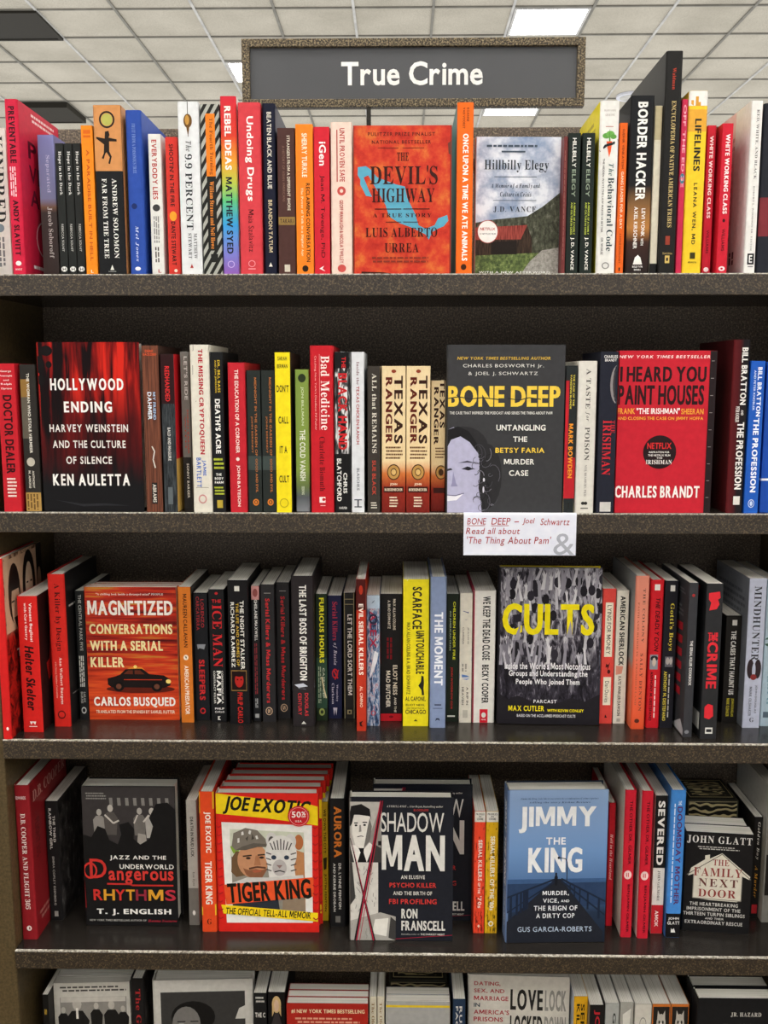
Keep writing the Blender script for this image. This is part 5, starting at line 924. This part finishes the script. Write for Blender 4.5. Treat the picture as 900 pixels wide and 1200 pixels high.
S(4,567.7,582,951,1093.6,'inkyellow',[R('#dcd8ce',0,1,0,.085),H('PROFILES','#3a3835',.12,.88,.014,.03),H('IN','#3a3835',.4,.6,.035,.048),H('CRIME','#3a3835',.22,.78,.053,.07),T("SERIAL KILLERS",'#f3ecda',.2,.53,.38,.74),T("OF THE '80s",'#f3ecda',.55,.81,.38,.74),ring('#f3ecda',.5,.92,.2,.022,.6)],
  'mustard paperback with a white label band, left of the face-out blue pier cover',w=.14)
JK=[P('#2a3d5c',[(0,.6),(.2,.585),(1,.58),(1,.75),(0,.8)]),P('#3b5881',[(0,.58),(1,.575),(1,.6),(0,.61)]),P('#20232c',[(.49,.578),(.545,.578),(.98,.93),(.98,1),(0,1),(0,.86)]),
  L('#1b2538',[(.5,.577),(.0,.70)],.018,1.45),L('#1b2538',[(.5,.59),(.0,.80)],.016,1.45),L('#1b2538',[(.55,.577),(1,.73)],.018,1.45),L('#1b2538',[(.55,.59),(1,.82)],.018,1.45)]
for q in (.1,.22,.3,.36,.4,.43): JK.append(L('#1b2538',[(.5-.5*(1-q)*1.0+0*q,.577+.123*(1-q)),(.5-.5*(1-q),.66+.2*(1-q))],.012+.012*(1-q),1.45))
for q in (.15,.4,.58,.7,.8): JK.append(L('#1b2538',[(.55+.45*(1-q),.577+.153*(1-q)),(.55+.45*(1-q),.63+.25*(1-q))],.01+.014*(1-q),1.45))
JK+=[H('Jimmy the King feels like it was written by a combination of crime reporters','#2b3954',.13,.9,.048,.062,'I'),H('telling the story Kirkus Reviews','#2b3954',.22,.82,.072,.086,'I'),
  H('JIMMY','#e6e7e8',.115,.885,.105,.275,'D',.01),H('THE','#e6e7e8',.39,.585,.305,.352,'B',.06),H('KING','#e6e7e8',.215,.755,.37,.535,'D',.01),
  L('#1e2430',[(.605,.6),(.605,.47),(.59,.445),(.53,.438)],.008,1.45),E('#1e2430',.52,.438,.012,.009),P('#141720',[(.48,.565),(.49,.55),(.505,.55),(.515,.565),(.51,.6),(.505,.62),(.49,.62),(.485,.6)]),E('#141720',.497,.543,.01,.009),
  H('MURDER,','#e2e4e8',.365,.63,.655,.688,'B',.08),H('VICE,','#e2e4e8',.37,.53,.705,.737,'B',.08),H('AND','#e2e4e8',.55,.635,.714,.73,'B',.04),H('THE REIGN OF','#e2e4e8',.28,.715,.752,.785,'B',.08),H('A DIRTY COP','#e2e4e8',.305,.69,.803,.835,'B',.08),H('GUS GARCIA-ROBERTS','#b9c9dc',.12,.865,.892,.925,'S',.06)]
F(4,592,709,928.6,1106,.036,'dusk',JK,'face-out blue hardcover with a dusky pier and big white capitals',hard=1,yaw=2,tilt=1,bc='#26344a',sc='#5d7398',spine=[T('JIMMY THE KING','#e6e7e8',.08,.64,.3,.8),T('GARCIA-ROBERTS','#b9c9dc',.68,.92,.4,.7)])
S(4,709.5,717,941,1085,'#c01d2b',[T('Hell in the Heartland','#f0dcd8',.25,.62,.3,.7,'I')],'thin red book squeezed between the blue pier cover and the white-backed red spine',w=.14)
for a,b,yb,wh in ((727,740,1098.5,'left one of two alike'),(745.5,760.5,1099.8,'right one of two alike')):
    S(4,a,b,926,yb,'#c92033',[T('THE OTHER DR. GILMER','#4a0d14',.07,.5,.42,.68),ring('#e8c9c5',.45,.57,.34,.03,.5),GV('#e8c9c5',.55,.59,.25,.7,3),T('BENJAMIN GILMER','#4a0d14',.635,.965,.42,.68)],
      f'crimson-spined hardcover with a white back, {wh}',hard=1,w=.155,bc='#d8d4ca',key='gilmer')
S(4,762,776,932,1094,'#e2dfd8',[R('#1a191a',0,1,0,.52),R('#c0252f',0,1,.79,1),T('SEVERED','#eceae4',.04,.5,.24,.8,'D'),T('JOHN GILMORE','#55524e',.54,.76,.4,.62,'f'),T('AMOK','#f0dcd8',.83,.95,.3,.6)],
  'paperback banded black, white and red, between the crimson pair and the blue hardcover',w=.14,bc='#cfccc4')
S(4,779.5,797,926,1098.6,'#4486d0',[R('#151416',0,1,.835,1),T('DOOMSDAY MOTHER','#5a2a5c',.11,.775,.44,.78),T('THE','#d8e4f0',.07,.1,.5,.7),GV('#d8e4f0',.09,.76,.24,.36,1),H('JOHN','#e6e4e0',.15,.85,.86,.88),H('GLATT','#e6e4e0',.1,.92,.888,.91),P('#e6e4e0',[(.35,.935),(.45,.945),(.55,.935),(.65,.965),(.35,.965)])],
  'bright blue hardcover with a black foot, left of the face-out house cover',hard=1,w=.155,bc='#3a6da8')
FN=[H('JOHN GLATT','#e6e3dd',.02,.98,.035,.115,'f',.08),G('#b9b6b0',.18,.8,.14,.18,2),
  P('#d9d2c2',[(.1,.36),(.3,.27),(.3,.23),(.37,.22),(.37,.26),(.55,.2),(.98,.42),(.97,.45),(.86,.42),(.86,.66),(.8,.68),(.4,.675),(.14,.66),(.14,.42),(.06,.44)]),L('#6a655c',[(.04,.43),(.55,.21),(.99,.45)],.012,1.5),L('#8a8478',[(.14,.42),(.14,.66),(.86,.67),(.86,.42)],.012,1.5),
  H('THE','#8f3a34',.42,.66,.265,.325,'f'),H('FAMILY','#8f3a34',.14,.86,.35,.435,'f',.04),H('NEXT','#6a3a34',.22,.8,.46,.54,'f',.1),H('DOOR','#8f3a34',.22,.78,.565,.645,'f',.06),
  H('THE HEARTBREAKING','#c9c6c0',.1,.82,.70,.735,'B',.06),H('IMPRISONMENT OF THE','#c9c6c0',.06,.86,.75,.785,'B',.06),H('THIRTEEN TURPIN SIBLINGS','#c9c6c0',.01,.93,.80,.835,'B',.06),H('AND THEIR','#c9c6c0',.34,.62,.85,.87,'B',.06),H('EXTRAORDINARY RESCUE','#c9c6c0',.04,.9,.885,.92,'B',.06)]
F(4,801,877,978,1095,.028,'#1a191a',FN,'face-out black paperback with a cream house shape, foremost of its copies',yaw=-6,more=('paperback directly behind the face-out house cover, only its page tops showing',),bc='#1a191a',dx=.0)
S(4,878,888.5,957.5,1075,'#1c1a1a',[T('Golden Boy','#e0ddd4',.05,.42,.36,.74,'I'),T('A Murder','#c98f2c',.48,.8,.36,.7,'I'),R('#b52a30',.2,.85,.87,.96)],'short black paperback with white italic lettering at the right of the house cover',w=.135)
S(4,892,915,921,1081,'#8f8d86',[R('#2a2826',.1,.5,.5,.8)],'greyish book cut by the right edge of the photo, fourth shelf',w=.14,bc='#b3afa4')

# ================================================================== BOTTOM SHELF
S(5,49,60,1166,.205,'#1b1a19',[T('S','#c9a63e',.12,.17,.3,.7)],'dark paperback with gold lettering at the far left of the bottom shelf',w=.135)
P5=[R('#c9c5bc',0,1,0,1),G('#4a4744',.08,.95,.03,.085,2),R('#8e8a84',.08,.95,.12,.8)]
for u,s,k in ((.3,.14,2.4),(.55,.17,1.3),(.75,.16,1.7),(.9,.2,1.2),(.12,.2,1.2)): P5+=fig(u,s+.01,k,'#1d1c1c','#b9b3aa')
P5+=[L('#e6e2da',[(.3,.21),(.3,.3)],.03,1.5),R('#c5c0b7',.09,.94,.12,.16),P('#77736d',[(.08,.5),(.95,.5),(.95,.8),(.08,.8)])]
F(5,62,150.5,1153,.21,.02,'#c9c5bc',P5,'face-out pale cover with a black and white street photo of suited men',yaw=3,bc='#c9c5bc',more=('book behind the street-photo cover, pale page top showing',))
S(5,152.6,168,1147,.225,'#1d1b1c',[T('The Golden','#a52a2a',.08,.6,.35,.72,'f')],'black hardcover with dim red serif lettering between two pale face-out covers',hard=1,w=.15,fc='photo_dark')
F(5,178,295,1150,.23,.034,'#c6c3bc',[R('#3a3938',.08,.92,.09,.9),E('#171616',.4,.28,.22,.12),E('#767370',.33,.33,.14,.13),P('#171616',[(.1,.6),(.3,.45),(.6,.4),(.9,.5),(.9,.9),(.1,.9)]),R('#171616',.24,.32,.31,.318),R('#171616',.37,.45,.31,.318),E('#a9a6a2',.28,.335,.03,.01),P('#c6c3bc',[(.86,.22),(.92,.2),(.92,.3),(.82,.3)])],
  'face-out pale cover with a large dark portrait photo, on the bottom shelf',hard=1,yaw=3,bc='#c6c3bc')
S(5,297,312,1164,.21,'#1c1c1d',[G('#c9c6c0',.15,.85,.03,.09,2),H('THE C','#d8d5cf',.1,.9,.16,.2)],'black paperback with white serif lettering, left of the spine with a blonde portrait',w=.14)
S(5,313.5,334,1163,.21,'#1f1d1e',[R('#141314',0,1,0,.27),E('#d3b47e',.5,.1,.26,.07),E('#dab99d',.5,.11,.14,.05),P('#d3b47e',[(.25,.1),(.36,.05),(.34,.17),(.24,.2)]),P('#d3b47e',[(.75,.1),(.64,.05),(.66,.17),(.76,.2)]),P('#3a3536',[(.2,.27),(.4,.17),(.6,.17),(.8,.27)]),T('DO','#d8d5cf',.34,.5,.3,.74)],'black paperback whose spine shows a small blonde portrait',w=.14)
F(5,335.5,431,1176,.205,.016,'#a8281f',[H('#1 NEW YORK TIMES BESTSELLING','#f0d8b0',.06,.96,.05,.085,'B',.04),G('#d89a80',.1,.9,.12,.18,2),R('#5d1612',.0,1,.22,.23)],'face-out brick red cover with one cream headline, foremost of three copies',
  more=('middle one of the three brick red copies, page tops showing','rearmost of the three brick red copies'),bc='#8a2018')
for a,b,wh in ((433,441.3,'left one of two alike'),(442,450.8,'right one of two alike')):
    S(5,a,b,1168,.205,'#d5cdb9',[T('The Old Man and','#8a6a3a',.05,.5,.3,.7,'f'),R('#8a6a3a',.3,.7,.6,.8)],f'thin cream paperback with brown serif lettering, {wh}',w=.14,key='cream')
F(5,452,527.5,1174,.2,.018,'#a9a8a5',[R('#e2c52a',0,1,.03,.05),R('#e2c52a',.0,.25,.2,1),R('#1c1c1d',.25,.8,.3,1)],'face-out grey cover with yellow band and corner, bottom shelf centre',bc='#a9a8a5',more=('grey-covered book standing just behind the yellow-banded cover',))
S(5,531,545.5,1171,.205,'#27384f',[T('RUSSIAN','#d8d5cf',.06,.5,.52,.74),T('FACTION HER','#d8d5cf',.06,.7,.22,.42)],'navy paperback with white capitals left of the face-out cream prison cover',w=.14)
LL=[H('DATING,','#a8323a',.06,.32,.05,.085),H('SEX, AND','#a8323a',.06,.36,.105,.14),H('MARRIAGE','#a8323a',.06,.4,.16,.195),H('IN','#33414f',.06,.12,.215,.245),H("AMERICA'S",'#a8323a',.06,.41,.265,.3),H('PRISONS','#a8323a',.06,.35,.32,.355),H('LOVE','#262524',.42,.74,.1,.26,'D'),H('LOCKED','#262524',.42,.74,.3,.46,'D'),H('LOCK','#8d8a84',.76,.97,.1,.26,'D'),H('DOWN','#8d8a84',.76,.97,.3,.46,'D')]
F(5,549,668,1145,.23,.022,'#cfcac0',LL,'face-out cream cover with heavy black letters and a red list of words',hard=1,yaw=-2,bc='#cfcac0')
S(5,673,690,1168,.21,'#dba41f',[T('SERIAL','#2b230d',.06,.5,.5,.78),T('KILLERS','#2b230d',.06,.5,.2,.44)],'amber yellow paperback on the bottom shelf, beside the black one with red letters',w=.14,bc='#c9cfd8')
S(5,691.5,708,1178,.205,'#1c1a1b',[T('JOHN','#b52730',.04,.4,.3,.72)],'black paperback with red capitals right of the amber one',w=.14,bc='#8f8c86')
S(5,709.5,726,1176,.205,'#a9aaa6',[T('GREEN','#3a3d3a',.08,.5,.54,.78)],'silver-grey paperback with dark capitals, bottom shelf',w=.14,bc='#b5b2a9')
S(5,727,743,1175,.205,'#a5a39b',[P('#d8d5cc',[(.2,.1),(.8,.05),(.7,.3),(.3,.3)]),E('#6a6862',.5,.5,.3,.1)],'plain greyish paperback left of the spine with a wine glass drawing',w=.14,bc='#b5b2a9')
S(5,744.5,764,1177,.205,'#cfcabf',[ring('#3a3835',.5,.17,.2,.06,.9),L('#3a3835',[(.5,.23),(.5,.34)],.04,10),L('#3a3835',[(.36,.34),(.64,.34)],.04,10)],'cream paperback with a line drawing of a glass on its spine',w=.14,bc='#b9b6ac')
for a,b,wh in ((765,786,'left'),(787,808,'right')):
    S(5,a,b,1177,.205,'#c9702c',[R('#26221f',.05,.95,.02,.3),E('#b9b3a8',.5,.17,.26,.09),P('#b9b3a8',[(.28,.13),(.3,.05),(.45,.1)]),P('#b9b3a8',[(.72,.13),(.7,.05),(.55,.1)]),E('#e6e2da',.5,.2,.15,.05),E('#26221f',.4,.15,.05,.015),E('#26221f',.6,.15,.05,.015),E('#8a4a44',.5,.185,.03,.008)],
      f'orange paperback with a grey cat on its spine, {wh} copy',w=.14,bc='#b9b6ac',key='cat')
F(5,818,912,1171,.225,.03,'#1a1a1c',[H('JR. HAZARD','#c9c6c0',.42,.8,.1,.135,'f',.06),H('of','#e6e3dd',.2,.3,.2,.27,'I'),H('EMPIRE','#e6e3dd',.32,.9,.19,.28,'f'),R('#c9c6c0',.2,.9,.34,.345)],'face-out black cover with white serif capitals at the right end of the bottom shelf',hard=1,bc='#1a1a1c',
  more=('black-covered book directly behind the front one at the right end of the bottom shelf',))
finish()
# further books standing behind the front rank ---------------------------------
def behind(r, px0, px1, Y0, yt, t, col, label, fr=(), hard=1, page='pages', w=None, depth=None):
    X0 = at_Y(px0, yt, Y0).x; X1 = at_Y(px1, yt, Y0).x; h = at_Y((px0+px1)/2, yt, Y0).z - ZR[r-1]
    o = make_book(t, h, X1-X0, hard, col, (), col, fr, col, (), page)
    o.location = (X0, Y0 + t, ZR[r-1] + .0001); o.rotation_euler = (0, 0, -math.pi/2); tag(o, label, 'book', SHELFNAME[r-1]); return o
# the sale sticker on the face-out cover
tk = [b for b in BOOKS[3] if b.get('front') is TK][0]
ob = tk['obj']; w_, h_ = tk['w'], tk['h']
m = MB(); cx, cz, rr = .815*w_, h_*(1-.155), .105*w_
pts = [(tk['t']+.0026, cx+rr*math.cos(2*math.pi*i/36), cz+rr*math.sin(2*math.pi*i/36)) for i in range(36)]
m.face(pts, '#c8202a')
for i in range(36):
    a, b = pts[i], pts[(i+1) % 36]; m.face([(tk['t']+.0022, a[1], a[2]), a, b, (tk['t']+.0022, b[1], b[2])], '#c8202a')
marks(m, [ring('#e9a9a4',.5,.5,.44,.44,.95,30),H('50','#f4ece6',.18,.6,.26,.56),H('%','#f4ece6',.63,.82,.26,.44),H('OFF','#f4ece6',.63,.82,.46,.56),H('U.S.A.','#f4ece6',.34,.66,.68,.78)], 2*rr, 2*rr, lambda a, b, o: (tk['t']+.0027+o, cx-rr+a, cz-rr+b))
m.build('sale_sticker', ob)['label'] = 'round red sale sticker'

# a gilt slipcase standing behind the face-out house cover, another behind the grey cover below
def slipcase(r, px0, px1, yf, Y0, dep, label):
    X0, X1 = at_Y(px0, yf, Y0).x, at_Y(px1, yf, Y0).x; h = at_Y((px0+px1)/2, yf, Y0).z - ZR[r-1]
    o = bpy.data.objects.new('boxed_book', None); C.objects.link(o); o.location = (X0, Y0, ZR[r-1]+.0001); tag(o, label, 'book', SHELFNAME[r-1])
    w_ = X1-X0; m = MB(); m.box(0, w_, 0.0, dep, 0, h, '#3d3c34')
    marks(m, [R('#c9b98a',.03,.97,.012,.016),R('filigree',.03,.97,.02,.3),R('#c9b98a',.03,.97,.31,.315)], w_, h, lambda a, b, q: (a, -q, b)); m.build('slipcase', o, 0.0012)
    m = MB(); m.box(0.004, w_-0.004, 0.006, dep-0.004, h, h+0.0012, '#23211d')
    marks(m, [R('#c9b98a',.03,.97,.04,.07),R('#c9b98a',.03,.97,.93,.96),R('#c9b98a',.03,.045,.04,.96),R('#c9b98a',.955,.97,.04,.96),R('filigree',.12,.88,.15,.86)], w_-0.008, dep-0.01, lambda a, b, q: (0.004+a, 0.006+b, h+0.0012+q)); m.build('lid', o)
slipcase(4, 806, 866, 938, .155, .085, 'gold-patterned black boxed book standing behind the face-out house cover')
slipcase(5, 456, 524, 1150, .16, .08, 'gold-patterned boxed book behind the grey cover with yellow band')

# ------------------------------------------------------------------ the shelf card
YC = -0.0035
a = at_Y(543.5, 604.5, YC); b = at_Y(674.5, 651, YC)
cw, chh = b.x - a.x, a.z - b.z
cd_ = bpy.data.objects.new('shelf_card', None); C.objects.link(cd_); cd_.location = (a.x, YC, b.z)
tag(cd_, 'white card with red handwriting hanging from the second shelf below the grey face-out cover', 'shelf card')
m = MB(); m.box(0, cw, 0, 0.0006, 0, chh, 'white_card')
HR = '#a3323c'
marks(m, [H('BONE','#a3323c',.03,.20,.055,.22,'S',.03,.15),H('DEEP','#a3323c',.245,.415,.05,.22,'S',.03,.15),L(HR,[(.03,.25),(.19,.245)],.006,.36),L(HR,[(.245,.25),(.4,.245)],.006,.36),L(HR,[(.45,.15),(.49,.145)],.008,.36),H('Joel','#a3323c',.52,.63,.05,.23,'S',.02,.2),H('Schwartz','#a3323c',.68,.94,.06,.23,'S',.02,.2),
   H('Read all about','#a3323c',.02,.50,.30,.46,'S',.05,.2),H("'The Thing About Pam'",'#a3323c',.03,.78,.52,.76,'S',.05,.2),H('&','#a9acb6',.80,.985,.44,.985,'f')],
   cw, chh, lambda p, q, o: (p, -o, q))
m.build('card_face', cd_)
m = MB(); m.box(0, cw, 0.0007, 0.0135, chh+0.004-0.0006, chh+0.004, 'white_card'); 
zt_ = ZR[1] - b.z
m = MB()
prof = [(0.0, chh), (0.0003, zt_-0.001), (0.0012, zt_+0.0004), (0.0055, zt_+0.0006)]
for (p, q), (e, f) in zip(prof, prof[1:]):
    m.face([(0, p, q), (cw, p, q), (cw, e, f), (0, e, f)], 'white_card')
m.build('folded_flap', cd_)
bpy.context.view_layer.update()
